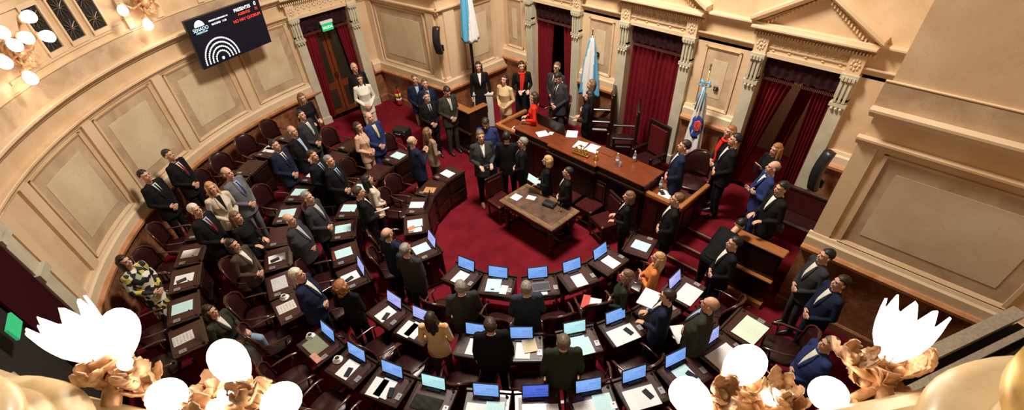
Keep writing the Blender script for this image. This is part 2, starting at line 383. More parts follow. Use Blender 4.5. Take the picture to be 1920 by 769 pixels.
dress(D, -.06, D.L, .45, panels=[(.75, 1.75)], pil=(.32, 2.0), pw=.16)
dress(G, -.06, G.L, 0, panels=[(.32, 2.35)], pil=(), pw=.1)
m = MB(); pbox(m, G, -.02, .22, 0, .03, 1.6, 3.13); trim(m, CREAM)
dress(B, 0, .3, .45, pil=(), top=True)
for (a, b) in ((0, .95), (2.75, 3.8), (5.62, 6.7), (8.5, 9.2)):
    pn = [(a+.17, b-.17)] if b-a > .8 else []
    dress(Eb, a, b, .45, dz=.28, panels=pn, pil=(), top=False)
for (z0, z1, o, mm) in ((3.24, 3.32, .07, CREAM2), (3.56, 3.68, .13, CREAM)):
    m = MB(); pprof(m, Eb, 0, 9.3, cornice_prof(z0, z1, o)); trim(m, mm)
    if z0 < 3.3: pass
m = MB(); pprof(m, G, -.05, G.L, cornice_prof(5.0, 5.2, .06)); trim(m, CREAM)
# right wall upper moulding, small gilt ornament left out
# ---------------------------------------------- door cases
DN = [0]
def doorcase(P, s0, s1, zf, zt, ped=True, back=True):
    DN[0] += 1
    root = struct(empty('door_%d' % DN[0], P.pos((s0+s1)/2, 0, zf)))
    inv = Matrix.Translation(-Vector(root.location))
    def bd(mb, name, mm): 
        o = mb.build(name, mm, root); o.matrix_parent_inverse = inv; return o
    w = .23
    for (a, b) in ((s0-w, s0), (s1, s1+w)):
        mb = MB(); pbox(mb, P, a, b, 0, .10, zf, zt-.36); pbox(mb, P, a-.02, b+.02, 0, .14, zf, zf+.2)
        bd(mb, 'pilaster', STONE)
        mb = MB(); pbox(mb, P, a-.02, b+.02, 0, .13, zt-.50, zt-.44)
        for k in range(3):
            q = P.pos(a+.045+k*.07, .13, zt-.53); mb.ball(q, .028, 8, 6)
        pbox(mb, P, a-.02, b+.02, 0, .15, zt-.04, zt+.04)
        for k in range(4): pbox(mb, P, a+.01+k*.056, a+.05+k*.056, .15, .17, zt-.06, zt+.0)
        mb2 = MB(); 
        for k in range(3): pbox(mb, P, a+.02+k*.07, a+.06+k*.07, .10, .135, zt-.42, zt-.1)
        pbox(mb, P, a, b, 0, .10, zt-.4, zt)
        bd(mb, 'capital', STONE)
        mb = MB(); pbox(mb, P, a, b, 0, .11, zt+.04, zt+.34); q = P.pos((a+b)/2, .11, zt+.19)
        for k in range(8):
            t = 2*PI*k/8; mb.ball(q+P_dir(P)*math.cos(t)*.06+Vector((0, 0, math.sin(t)*.07)), (.022, .022, .03), 7, 5)
        mb.ball(q, .03, 8, 6); bd(mb, 'rosette_block', CREAM)
    mb = MB(); pbox(mb, P, s0, s1, 0, .08, zt, zt+.07); pbox(mb, P, s0, s1, 0, .045, zt+.07, zt+.34)
    bd(mb, 'lintel', CREAM)
    mb = MB(); mb.smooth = True; n = 9; rnd = random.Random(3)
    for k in range(n):
        c = s0+.1+(s1-s0-.2)*k/(n-1); q0 = P.pos(c, .05, zt+.205)
        pts = [q0+P_dir(P)*(.055*math.cos(t*.9))*(1-t/9)+Vector((0, 0, (.07*math.sin(t*.9))*(1-t/9))) for t in range(8)]
        mb.tube(pts, .013, 6); mb.ball(q0+Vector((0, 0, .09 if k % 2 else -.09)), (.03, .02, .015), 7, 5)
    bd(mb, 'scroll_frieze', CREAM)
    a, b = s0-w-.1, s1+w+.1
    mb = MB(); pprof(mb, P, a, b, cornice_prof(zt+.38, zt+.50, .24)); bd(mb, 'cornice', CREAM)
    mb = MB(); n = int((b-a)/.05)
    for k in range(n): pbox(mb, P, a+.03+k*.05, a+.058+k*.05, .0, .14, zt+.335, zt+.385)
    bd(mb, 'dentil_band', CREAM)
    if ped:
        c = (a+b)/2; zb = zt+.50; h = .56
        mb = MB(); vs = [P.pos(a, 0, zb), P.pos(b, 0, zb), P.pos(c, 0, zb+h-.03), P.pos(a, .05, zb), P.pos(b, .05, zb), P.pos(c, .05, zb+h-.03)]
        mb.add(vs, [(0, 1, 2), (3, 5, 4), (0, 3, 4, 1), (1, 4, 5, 2), (2, 5, 3, 0)]); bd(mb, 'pediment_field', CREAM2)
        mb = MB()
        for (e0, e1) in ((a-.05, c), (b+.05, c)):
            vs = []; t = .13
            for (s_, z_) in ((e0, zb), (e1, zb+h)):
                for (o_, zz) in ((0, 0), (.13, 0), (.15, .04), (.24, .07), (.24, t-.01), (0, t)): vs.append(P.pos(s_, o_, z_+zz))
            fs = [(j, (j+1) % 6, 6+(j+1) % 6, 6+j) for j in range(6)]+[tuple(range(5, -1, -1)), tuple(range(6, 12))]
            mb.add(vs, fs)
        bd(mb, 'raking_cornice', CREAM)
        mb = MB()
        for (e0, e1) in ((a+.12, c), (b-.12, c)):
            for k in range(1, 16):
                t = k/16; s_ = e0+(e1-e0)*t; z_ = zb+.0+h*t-.02; pbox(mb, P, s_-.012, s_+.012, .05, .12, z_-.03, z_+.02)
        bd(mb, 'raking_dentils', CREAM)
    return root
def P_dir(P): return P.d if isinstance(P, Flat) else Vector((1, 0, 0))
doorcase(Eb, 1.2, 2.5, .45, 3.15, True)
doorcase(Eb, 4.06, 5.36, .45, 3.15, True)
doorcase(Eb, 6.95, 8.25, .45, 3.15, True)
doorcase(B, .62, 1.98, .45, 3.12, False)
doorcase(Hh, .75, 2.1, 0, 3.12, False)
# rooms behind the openings
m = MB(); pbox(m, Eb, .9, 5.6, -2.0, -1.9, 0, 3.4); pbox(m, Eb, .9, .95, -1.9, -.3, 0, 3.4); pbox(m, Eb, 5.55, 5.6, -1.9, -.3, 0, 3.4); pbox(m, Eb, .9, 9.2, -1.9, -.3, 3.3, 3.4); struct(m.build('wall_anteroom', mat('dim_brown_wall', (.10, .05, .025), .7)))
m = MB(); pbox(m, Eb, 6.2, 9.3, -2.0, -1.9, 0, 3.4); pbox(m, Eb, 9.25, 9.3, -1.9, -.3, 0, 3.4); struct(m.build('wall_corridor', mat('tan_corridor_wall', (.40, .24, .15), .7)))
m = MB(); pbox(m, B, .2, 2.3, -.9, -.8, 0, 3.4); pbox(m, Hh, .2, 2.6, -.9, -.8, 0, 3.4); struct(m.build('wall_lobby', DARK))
# low vestibule enclosure by the right side door
Vb = Flat((6.10, -.72), (6.88, 1.22), 1)
m = MB(); pbox(m, Vb, 0, Vb.L, -.12, 0, 0, 1.96); struct(m.build('wall_vestibule', WOOD))
m = MB(); pbox(m, Vb, -.1, Vb.L+.1, -.13, .02, 1.96, 2.04); pbox(m, Vb, -.1, Vb.L+.1, -.30, -.22, 1.90, 1.96); trim(m, mat('grey_coping', (.33, .27, .20), .5, var=.2))
m = MB(); pbox(m, Vb, -.1, Vb.L+.1, -.9, -.12, 1.80, 1.88); struct(m.build('shade_cap_vestibule', DARK))  # added dark slab, stands in for the shade inside the open-topped vestibule
# curtains
def curtain_mesh(P, path, z0, z1, off, amp=.035, folds=9, nz=10, sway=None):
    """path: function (u,v)->s ; u 0..1 across, v 0..1 down"""
    mb = MB(); mb.smooth = True; n = folds*8; th = .012; vs = []; fs = []
    for side in (0, 1):
        for j in range(nz+1):
            v = j/nz; z = z1+(z0-z1)*v
            for i in range(n+1):
                u = i/n; o = off+amp*math.sin(u*folds*2*PI+.6*math.sin(v*3))+amp*.35*math.sin(u*folds*5.1+v*2)
                vs.append(P.pos(path(u, v), o-side*th, z))
    W = n+1; K = (nz+1)*W
    for j in range(nz):
        for i in range(n):
            a = j*W+i; fs.append((a, a+1, a+W+1, a+W)); fs.append((K+a, K+a+W, K+a+W+1, K+a+1))
    for j in range(nz):
        for i in (0, n):
            a = j*W+i; fs.append((a, a+W, K+a+W, K+a))
    mb.add(vs, fs); return mb
def lerp(a, b, t): return a+(b-a)*t
def cdraw(P, s0, s1, lab, path, folds=9, z0=.47, z1=3.11):
    return tag(curtain_mesh(P, path, z0, z1, -.135, folds=folds).build('curtain', CURT), lab, 'curtain', 'crimson velvet curtains')
cdraw(Eb, 0, 0, 'wide closed crimson velvet curtain filling the central doorway behind the rostrum', lambda u, v: lerp(4.07, 5.35, u)+.0*v, 11)
cdraw(Eb, 0, 0, 'left crimson curtain of the doorway where a man in sunglasses stands', lambda u, v: lerp(1.21, lerp(1.75, 1.62, v), u), 5)
cdraw(Eb, 0, 0, 'right crimson curtain of the doorway where a man in sunglasses stands', lambda u, v: lerp(lerp(2.05, 2.2, v), 2.49, u), 4)
cdraw(Eb, 0, 0, 'left swept-open curtain of the tall doorway under the full pediment', lambda u, v: lerp(6.96, lerp(7.62, 7.10, v**.8), u), 6)
cdraw(Eb, 0, 0, 'right swept-open curtain of the tall doorway under the full pediment', lambda u, v: lerp(lerp(7.85, 7.95, v**.8), 8.24, u), 6)
tag(curtain_mesh(Eb, lambda u, v: lerp(lerp(7.62, 7.35, v), lerp(7.84, 7.60, v), u), .47, 3.1, -.5, folds=3).build('curtain', CURT), 'narrow dark curtain hanging in the corridor beyond the pedimented doorway', 'curtain', 'crimson velvet curtains')
cdraw(B, 0, 0, 'crimson curtain left of the wooden double door with the exit sign', lambda u, v: lerp(1.97, lerp(1.52, 1.72, v), u), 4, z1=3.1)
cdraw(B, 0, 0, 'crimson curtain right of the wooden double door with the exit sign', lambda u, v: lerp(.64, lerp(1.0, .8, v), u), 4, z1=3.1)
def pelmet(P, s0, s1, zt, lab):
    zt -= .015; s0 += .02; s1 -= .02
    mb = MB(); n = 40; vs = []; fs = []
    for i in range(n+1):
        s_ = lerp(s0, s1, i/n); o = -.03+.012*math.sin(i*1.3); zb = zt-.30-.04*abs(math.sin(i/n*PI*7))
        vs += [P.pos(s_, o, zt), P.pos(s_, o, zb), P.pos(s_, o-.02, zb), P.pos(s_, o-.02, zt)]
    for i in range(n):
        for k in range(4): fs.append((i*4+k, i*4+(k+1) % 4, i*4+4+(k+1) % 4, i*4+4+k))
    mb.add(vs, fs); o = mb.build('pelmet', PELM); tag(o, lab, 'pelmet', 'patterned pelmets over the doorways')
    f = MB()
    for i in range(n): f.cap(P.pos(lerp(s0, s1, (i+.5)/n), -.035, zt-.36), P.pos(lerp(s0, s1, (i+.5)/n), -.035, zt-.40), .009, .012, 5)
    f.build('fringe', mat('dark_fringe', (.09, .03, .02), .8), o)
pelmet(Eb, 4.07, 5.35, 3.15, 'patterned dark red pelmet above the closed central curtain')
pelmet(Eb, 1.21, 2.49, 3.15, 'patterned dark red pelmet above the doorway with the man in sunglasses')
pelmet(Eb, 6.96, 8.24, 3.15, 'patterned dark red pelmet under the full pediment')
pelmet(B, .64, 1.97, 3.11, 'patterned dark red pelmet above the exit sign and wooden double door')
# wooden double door at left
rt = struct(empty('door_6', B.pos(1.3, -.25, .45)))
inv = Matrix.Translation(-Vector(rt.location))
for (a, b, hs) in ((.66, 1.29, 1), (1.31, 1.95, -1)):
    mb = MB(); pbox(mb, B, a, b, -.30, -.25, .46, 3.1); o = mb.build('door_leaf', WOODR, rt); o.matrix_parent_inverse = inv
    mb = MB()
    for (z0, z1) in ((1.35, 2.9), (.62, 1.15)):
        pbox(mb, B, a+.1, b-.1, -.25, -.235, z0, z1)
    o2 = mb.build('door_pane', mat('dark_door_glass', (.03, .025, .015), .15), o)
    mb = MB(); q = B.pos(1.27 if hs > 0 else 1.34, -.2, 1.45); mb.tube([q, q+Vector((0, 0, .14))], .012, 8); mb.build('door_handle', BRASS, o)
es_ = MB(); q = B.pos(1.28, .06, 2.78); es_.box(q, (.03, .30, .17)); so = es_.build('exit_sign', mat('green_exit_sign', (.01, .30, .12), .4, emit=(.03, .55, .2), es=.6))
tag(so, 'green and white illuminated exit sign hanging above the wooden double door', 'exit sign')
bb = MB(); bb.box(q+Vector((.0, 0, .115)), (.05, .34, .06)); bb.build('lamp_box', PLAINW, so)
tm = text_mesh('SALIDA', .085); tm.materials.append(mat('sign_letter', (.9, .95, .9), .5, emit=(.9, 1, .9), es=.8)); to = obj('lettering', tm, so)
to.matrix_world = Matrix.Translation(q+Vector((.018, -.145, -.035))) @ Matrix.Rotation(R(90), 4, 'Z') @ Matrix.Rotation(R(90), 4, 'X')
# ---------------------------------------------- floors
def sector(name, r0, r1, a0, a1, z0, z1, m_, n=60):
    mb = MB(); vs = []; fs = []
    for i in range(n+1):
        a = R(lerp(a0, a1, i/n))
        for (r, z) in ((r0, z0), (r1, z0), (r1, z1), (r0, z1)): vs.append((r*math.cos(a), r*math.sin(a), z))
    for i in range(n):
        for k in range(4): fs.append((i*4+k, i*4+(k+1) % 4, i*4+4+(k+1) % 4, i*4+4+k))
    fs.append((0, 1, 2, 3)); fs.append((n*4+3, n*4+2, n*4+1, n*4)); mb.add(vs, fs); return struct(mb.build(name, m_))
m = MB(); m.box((0, -1.3, -.15), (15.4, 13.0, .3)); struct(m.build('floor', CARPET))
sector('floor_tier_second', 2.95, 7.35, -178, 4, -.05, .12, CARPET)
sector('floor_tier_third', 4.15, 7.35, -178, 1.5, -.05, .30, CARPET)
sector('floor_tier_outer', 5.5, 7.35, -177, -15, -.05, .48, CARPET)
for (r, z, a1) in ((2.95, .12, 4), (4.15, .30, 1.5), (5.5, .48, -15)):
    sector('trim_step_edge', r-.02, r+.03, -177, a1, z-.11, z+.004, WOOD)
m = MB(); m.box((-6.1, .75, .2), (2.4, 2.3, .5)); struct(m.build('floor_left_landing', CARPET))
# presidium platform with steps
m = MB(); m.box((0, 3.1, .2), (9.2, 2.1, .5)); m.box((0, 1.9, .2), (5.0, .7, .5)); m.box((0, 5.0, .2), (9.2, 2.0, .5)); struct(m.build('floor_presidium', CARPET))
m = MB()
for (y, z) in ((1.9, .30), (1.6, .15)): m.box((3.1, y, z/2-.05), (1.1, .5, z+.1)); m.box((-3.0, y, z/2-.05), (.9, .5, z+.1))
struct(m.build('floor_steps', CARPET))
m = MB()
for (y, z) in ((2.04, .45), (1.69, .30), (1.39, .15)): m.box((3.1, y-.03, z-.008), (1.1, .035, .022)); m.box((-3.0, y-.03, z-.008), (.9, .035, .022))
struct(m.build('trim_step_nosing', mat('brushed_nosing', (.35, .25, .16), .4, metal=.6)))

# ------------------------------------------------------------------ people
def remeshed(mb, voxel, smooth=2, dec=1.0, name='body'):
    me = mb.mesh('t'); o = bpy.data.objects.new('t', me); COL.objects.link(o)
    r = o.modifiers.new('r', 'REMESH'); r.mode = 'VOXEL'; r.voxel_size = voxel; r.use_smooth_shade = True
    if smooth: s_ = o.modifiers.new('s', 'SMOOTH'); s_.factor = .5; s_.iterations = smooth
    if dec < 1: d = o.modifiers.new('d', 'DECIMATE'); d.ratio = dec
    bpy.context.view_layer.update()
    out = bpy.data.meshes.new_from_object(o.evaluated_get(bpy.context.evaluated_depsgraph_get())); out.name = name
    bpy.data.objects.remove(o); bpy.data.meshes.remove(me)
    for p in out.polygons: p.use_smooth = True
    return out
# pose: elbow, wrist (for s=+1 mirrored), hand direction, palm normal
V3 = Vector
def arms(pose, s):
    S = V3((s*.175, -.01, 1.425))
    if pose in ('clasp', 'down'): return S, V3((s*.238, -.03, 1.15)), V3((s*.085, .165, 1.01+.02*s)), V3((-s*.75, .35, -.35))
    if pose == 'sides': return S, V3((s*.235, -.03, 1.14)), V3((s*.25, .03, .89)), V3((0, .12, -1))
    if pose == 'crossed': return S, V3((s*.245, .03, 1.16)), V3((-s*.02, .20, 1.18+.035*s)), V3((-s*.95, .1, .12))
    if pose in ('hold', 'seated'): return S, V3((s*.235, -.02, 1.15)), V3((s*.12, .20, 1.10)), V3((-s*.25, .9, -.1))
    if pose == 'phone': return S, V3((s*.225, .06, 1.18)), V3((s*.07, .235, 1.30)), V3((-s*.2, .5, .8))
    if pose == 'bend': return S, V3((s*.22, .08, 1.18)), V3((s*.15, .27, 1.05)), V3((0, .8, -.5))
def seated(pose): return pose == 'seated'
def upT(pose):
    if seated(pose):
        M = Matrix.Translation((0, 0, -.43)) 
        return lambda q: M @ Vector(q)
    if pose == 'bend':
        def bt(q):
            q = Vector(q); k = min(1, max(0, (q.z-.86)/.22)); a = R(-44*k) if q.z > 0 else 0
            return Matrix.Translation((0, 0, .95)) @ Matrix.Rotation(a, 4, 'X') @ Matrix.Translation((0, 0, -.95)) @ q
        return bt
    return lambda q: Vector(q)
PITCH = {'clasp': 10, 'sides': 8, 'crossed': 10, 'hold': 2, 'seated': 6, 'phone': 0, 'bend': 0, 'down': -28}
def headM(pose):
    return Matrix.Translation((0, -.01, 1.53)) @ Matrix.Rotation(R(PITCH[pose]), 4, 'X') @ Matrix.Translation((0, .01, -1.53))
def legs(pose, s):
    if seated(pose): return V3((s*.09, 0, .50)), V3((s*.115, .42, .50)), V3((s*.12, .40, .09))
    if pose == 'bend': return V3((s*.09, -.03, .9)), V3((s*.1, .0, .49)), V3((s*.12, -.03, .08))
    return V3((s*.088, -.0, .91)), V3((s*.098, .015, .49)), V3((s*.11, -.025, .085))
def make_body(pose, sex):
    mb = MB(); T = upT(pose); H = headM(pose); f = .93 if sex == 'w' else 1.0
    TH = lambda q: T(H @ Vector(q))
    def tb(c, r, fn=None):  # head ball, transformed
        k = MB(); k.ball(c, r, 20, 14, fn=fn); mb.add([TH(q) for q in k.v], k.f)
    tb((0, -.012, 1.665), (.074, .094, .090)); tb((0, .020, 1.598), (.057*f, .062, .072)); tb((0, .058, 1.549), (.026, .026, .018))
    tb((0, .055, 1.62), (.055*f, .035, .05)); tb((0, .066, 1.668), (.052, .022, .016))
    k = MB(); k.cap((0, .083, 1.652), (0, .105, 1.622), .009, .0145); k.cap((-.018, .082, 1.583), (.018, .082, 1.583), .007, .007); k.cap((-.016, .081, 1.573), (.016, .081, 1.573), .0075, .0075)
    for s in (-1, 1):
        k.ball((s*.078, -.012, 1.628), (.010, .021, .033), 8, 6); k.cap((s*.02, .078, 1.608), (s*.045, .058, 1.60), .014, .012)
    mb.add([TH(q) for q in k.v], k.f)
    mb.cap(T((0, -.03, 1.44)), T(H @ V3((0, -.012, 1.57))), .056*f, .052*f, 14)
    mb.loft([(0, 0, .86, .12, .09), (0, 0, 1.0, .145*f, .1), (0, 0, 1.12, .125*f, .085), (0, 0, 1.3, .15*f, .1), (0, -.01, 1.4, .15*f, .08), (0, -.015, 1.46, .08, .05)], T=T)
    for s in (-1, 1):
        S, E, W, D_ = arms(pose, s); S, E, W = T(S*1), T(E*1), T(W*1)
        o0 = T((0, 0, 1.5)); D_ = (T(D_+V3((0, 0, 1.5)))-o0).normalized()
        mb.cap(S, E, .042*f, .034*f); mb.cap(E, W, .034*f, .023*f)
        # hand
        up = V3((0, 0, 1)) if abs(D_.z) < .8 else V3((0, 1, 0))
        sd = D_.cross(up).normalized(); nn = sd.cross(D_).normalized()
        if pose == 'sides': sd = V3((0, 1, 0)); nn = V3((-s, 0, 0))
        else: sd = up if pose in ('clasp', 'down', 'crossed') else V3((-s, 0, 0)); sd = (sd-D_*sd.dot(D_)).normalized(); nn = sd.cross(D_)*(1)
        if pose in ('clasp', 'down'): nn = V3((0, -1, 0))
        if pose in ('hold', 'seated', 'phone', 'bend'): nn = V3((0, 0, -1)) if pose != 'phone' else V3((-s*.8, .3, 0))
        nn = (nn-D_*nn.dot(D_)).normalized()
        mb.cap(W, W+D_*.035, .023*f, .024*f)
        for k_ in (-1, 0, 1): mb.cap(W+D_*.02+sd*k_*.016, W+D_*.078+sd*k_*.022, .016, .0135)
        L = (.068, .078, .074, .058)
        for k_ in range(4):
            b0 = W+D_*.082+sd*(.030-.020*k_); l = L[k_]; b1 = b0+(D_*.9+nn*.35).normalized()*l*.5; b2 = b1+(D_*.5+nn*.85).normalized()*l*.5
            mb.cap(b0, b1, .0092, .0085, 8); mb.cap(b1, b2, .0085, .0075, 8)
        t0 = W+D_*.02+sd*.018; t1 = t0+(D_*.6+sd*.75+nn*.25).normalized()*.042; t2 = t1+(D_*.9+sd*.15+nn*.5).normalized()*.034
        mb.cap(t0, t1, .0125, .0105, 8); mb.cap(t1, t2, .0105, .009, 8)
        hp, kn, an = legs(pose, s)
        mb.cap(hp, kn, .07, .045); mb.cap(kn, an, .045, .032); mb.cap(an, an+V3((s*.01, .12, -.055)), .03, .025)
    if seated(pose): mb.cap((-.06, 0, .5), (.06, 0, .5), .1, .1)
    return remeshed(mb, .0062, 2, .35, 'body')
def torso_rings(sex, hem=.84):
    if sex == 'w': return [(0, 0, hem, .185, .130), (0, 0, .95, .178, .125), (0, 0, 1.09, .142, .105), (0, .01, 1.2, .155, .115), (0, .02, 1.29, .170, .125), (0, 0, 1.38, .172, .100), (0, -.01, 1.44, .15, .08), (0, -.018, 1.475, .085, .062)]
    return [(0, 0, hem, .212, .140), (0, 0, .95, .204, .138), (0, .01, 1.08, .200, .138), (0, .012, 1.2, .208, .138), (0, .008, 1.31, .212, .132), (0, -.005, 1.39, .195, .108), (0, -.012, 1.445, .165, .085), (0, -.022, 1.485, .082, .066)]
def make_jacket(pose, sex, fat=1.0, hem=None):
    mb = MB(); T = upT(pose); f = .9 if sex == 'w' else 1.0
    hem = hem or (.97 if seated(pose) else .90 if pose == 'bend' else .77)
    rg = [(a, b, z, rx*(1+(fat-1)*(1 if z < 1.35 else .3)), ry*(1+(fat-1)*(1.6 if z < 1.3 else .3))) for (a, b, z, rx, ry) in torso_rings(sex, hem)]
    mb.loft(rg, T=T)
    for s in (-1, 1):
        S, E, W, D_ = arms(pose, s); S, E, W = T(S), T(E), T(W)
        mb.cap(S, E, .062*f, .050*f, 14); mb.cap(E, W+(W-E).normalized()*-.015, .050*f, .036*f, 14); mb.ball(S, .066*f, 14, 10)
        # shoulder slope
        mb.cap(T((s*.05, -.02, 1.465)), S, .045, .055*f, 12)
    return remeshed(mb, .009, 3, .5, 'jacket')
def make_trousers(pose, sex):
    mb = MB()
    if seated(pose): mb.ball((0, -.01, .53), (.185, .15, .11), 18, 12)
    else: mb.loft([(0, 0, .80, .165, .115), (0, 0, .93, .170, .12), (0, 0, 1.05, .15, .11)])
    for s in (-1, 1):
        hp, kn, an = legs(pose, s); mb.cap(hp, kn, .092, .068, 14); mb.cap(kn, an+V3((0, 0, -.02)), .066, .052, 14)
    return remeshed(mb, .011, 3, .5, 'trousers')
def make_skirt(pose):
    mb = MB()
    if seated(pose):
        mb.ball((0, 0, .53), (.19, .15, .11), 18, 12)
        for s in (-1, 1): mb.cap((s*.08, 0, .5), (s*.10, .44, .5), .1, .085)
    else: mb.loft([(0, 0, .45, .20, .15), (0, 0, .6, .195, .145), (0, 0, .8, .185, .13), (0, 0, .93, .175, .125), (0, 0, 1.06, .15, .11)])
    return remeshed(mb, .011, 2, .5, 'skirt')
def make_shoe(pose, s):
    hp, kn, an = legs(pose, s); mb = smoothmb(); c = V3((an.x, an.y, 0))
    rg = []
    mb.loft([(0, .055, .002, .045, .135), (0, .055, .022, .048, .14), (0, .05, .05, .042, .125), (0, .01, .085, .036, .075), (0, -.03, .115, .036, .045)], 16)
    for i in range(len(mb.v)): mb.v[i] = mb.v[i]+c
    return mb.mesh('shoe')
def make_hair(kind, pose):
    mb = MB(); c = (0, -.012, 1.668); H = headM(pose); T = upT(pose); rnd = random.Random(5)
    def fn(d):
        n = noise.noise(Vector(d)*5+Vector((3, 1, 0)))
        g = 1.0+.05*n
        face = d.y > .30 and d.z < .42+.35*max(0, .5-abs(d.x)) ; low = d.z < (-.55 if d.y < -.2 else -.05) and not (kind in ('long', 'bob', 'curly'))
        if kind == 'bald':
            ring = (-.55 < d.z < .28) and (d.y < .15)
            return g if ring else .86
        if kind == 'thin':
            if d.z > .75 and d.y > -.3: return .955
        if kind == 'curly': g = 1.12+.18*noise.noise(Vector(d)*9)
        if face or low: return .84
        return g
    mb.ball(c, (.083, .106, .099), 40, 26, fn=fn)
    if kind in ('short', 'bald', 'thin'):
        mb.smooth = True; me = MB(); me.smooth = True; me.add([T(H @ q) for q in mb.v], mb.f); return me.mesh('hair')
    if kind == 'long':
        for (x, y, x2, y2, r, z2) in ((0, -.075, 0, -.10, .060, 1.26), (.05, -.06, .065, -.085, .045, 1.28), (-.05, -.06, -.065, -.085, .045, 1.28), (.078, -.01, .088, .015, .026, 1.36), (-.078, -.01, -.088, .015, .026, 1.36)):
            mb.cap((x, y, 1.66), (x*1.05, (y+y2)/2-.01, 1.5), r, r*.95, 12); mb.cap((x*1.05, (y+y2)/2-.01, 1.5), (x2, y2, z2), r*.95, r*.6, 12)
    if kind == 'bob':
        for (x, y, r) in ((0, -.07, .062), (.055, -.05, .048), (-.055, -.05, .048), (.076, -.005, .026), (-.076, -.005, .026)):
            mb.cap((x, y, 1.66), (x*1.12, y-.008, 1.53), r, r*.85, 12)
    if kind == 'curly':
        for k in range(46):
            a = rnd.uniform(0, 2*PI); z = rnd.uniform(1.50, 1.74); rr = .095 if z < 1.7 else .06
            if math.sin(a) > .55 and z < 1.72: continue
            mb.ball((rr*math.cos(a), -.02+rr*1.05*math.sin(a), z), rnd.uniform(.02, .034), 8, 6)
    if kind == 'pony':
        mb.ball((0, -.13, 1.68), .035, 10, 8); mb.cap((0, -.13, 1.68), (0, -.15, 1.50), .03, .015)
    k = MB(); k.add([T(H @ q) for q in mb.v], mb.f)
    return remeshed(k, .008, 2, .6, 'hair')
def patch(bvh, pose, rows, off, th, name):
    """thin garment patch laid on the chest: rows (z, xl, xr) in upright coordinates"""
    T = upT(pose); o0 = T((0, 0, 1.5)); d = (T((0, -1, 1.5))-o0).normalized(); nx = 5; vs = []; fs = []
    grid = {}
    for r_i, (z, xl, xr) in sorted(enumerate(rows), key=lambda t: t[1][0]):
        for i in range(nx):
            x = xl+(xr-xl)*i/(nx-1); q = T((x, .6, z)); h = bvh.ray_cast(q, d); dep = (h[0]-q).length if h[0] is not None else 9
            below = [v for k_, v in grid.items() if k_[1] == i]
            ref = min(below) if below else dep
            if below: last = grid[max((k_ for k_ in grid if k_[1] == i), key=lambda k_: rows[k_[0]][0])]; dep = min(dep, last+.022)
            grid[(r_i, i)] = dep
    for layer in (0, 1):
        for r_i, (z, xl, xr) in enumerate(rows):
            for i in range(nx):
                x = xl+(xr-xl)*i/(nx-1); q = T((x, .6, z)); vs.append(q+d*(grid[(r_i, i)]-off+layer*(th+off)))
    n = len(rows)
    for j in range(n-1):
        for i in range(nx-1):
            a = j*nx+i; K = n*nx; fs.append((a, a+1, a+nx+1, a+nx)); fs.append((K+a, K+a+nx, K+a+nx+1, K+a+1))
        for i in (0, nx-1): a = j*nx+i; fs.append((a, a+nx, n*nx+a+nx, n*nx+a))
    mb = smoothmb(); mb.add(vs, fs); return mb.mesh(name)
PM = {}
def proto(key, fn):
    if key not in PM: PM[key] = fn()
    return PM[key]
def vrows(z0, z1, w0, w1, n=7): return [(lerp(z0, z1, i/(n-1)), -lerp(w0, w1, i/(n-1)), lerp(w0, w1, i/(n-1))) for i in range(n)]
SKINS = [mat('skin_fair', (.60, .33, .22), .5, var=.08), mat('skin_tan', (.48, .24, .14), .5, var=.08), mat('skin_warm', (.54, .28, .17), .5, var=.08)]
HC = {'black': (.010, .008, .007), 'brown': (.045, .022, .012), 'dbrown': (.022, .012, .008), 'grey': (.22, .20, .17), 'white': (.62, .58, .48), 'blond': (.45, .28, .12), 'lbrown': (.16, .08, .035), 'copper': (.30, .12, .04), 'gbrown': (.12, .09, .06)}
def hairmat(c): return mat('hair_'+c, HC[c], .5, var=.4, scale=60, bump=.5, stretch=(1, 1, .2))
CL = {'black': (.008, .008, .009), 'navy': (.012, .017, .040), 'blue': (.022, .035, .12), 'grey': (.13, .13, .14), 'dgrey': (.035, .035, .038), 'olive': (.035, .036, .026), 'white': (.72, .68, .60), 'cream': (.62, .54, .42),
      'pink': (.62, .38, .27), 'beige': (.58, .42, .24), 'red': (.62, .03, .015), 'orange': (.62, .20, .06), 'brown': (.065, .045, .03), 'khaki': (.35, .24, .13), 'jeans': (.25, .34, .45), 'lblue': (.35, .45, .60), 'lgrey': (.42, .41, .39), 'yellow': (.6, .45, .12), 'darkred': (.18, .01, .02), 'green': (.022, .028, .018), 'bluegrey': (.03, .04, .06), 'tanprint': (.60, .40, .20), 'taupe': (.32, .22, .15)}
def cloth(c): 
    if c == 'floral' or c == 'tanfloral':
        if c in MC: return MC[c]
        m, nt, b = nodes(c); N = nt.nodes; tc = N.new('ShaderNodeTexCoord'); v = N.new('ShaderNodeTexVoronoi'); v.inputs['Scale'].default_value = 14 if c == 'floral' else 9; link(nt, tc.outputs['Object'], v.inputs['Vector'])
        cr = N.new('ShaderNodeValToRGB'); cr.color_ramp.interpolation = 'CONSTANT'; sp = N.new('ShaderNodeSeparateColor'); link(nt, v.outputs['Color'], sp.inputs[0]); link(nt, sp.outputs[0], cr.inputs[0])
        cols = [(0, (.01, .01, .012)), (.38, (.75, .72, .6)), (.6, (.55, .42, .08)), (.72, (.01, .012, .012)), (.82, (.35, .42, .30)), (.92, (.75, .72, .6))] if c == 'floral' else [(0, (.66, .48, .26)), (.80, (.58, .25, .10)), (.9, (.66, .5, .3))]
        e = cr.color_ramp.elements; e[0].color = (*cols[0][1], 1); e[1].position = cols[1][0]; e[1].color = (*cols[1][1], 1)
        for q, cc in cols[2:]: x = e.new(q); x.color = (*cc, 1)
        link(nt, cr.outputs[0], b.inputs['Base Color']); b.inputs['Roughness'].default_value = .8; MC[c] = m; return m
    return mat('cloth_'+c, CL[c], .8, var=.12, scale=12, bump=.15, spec=.12)
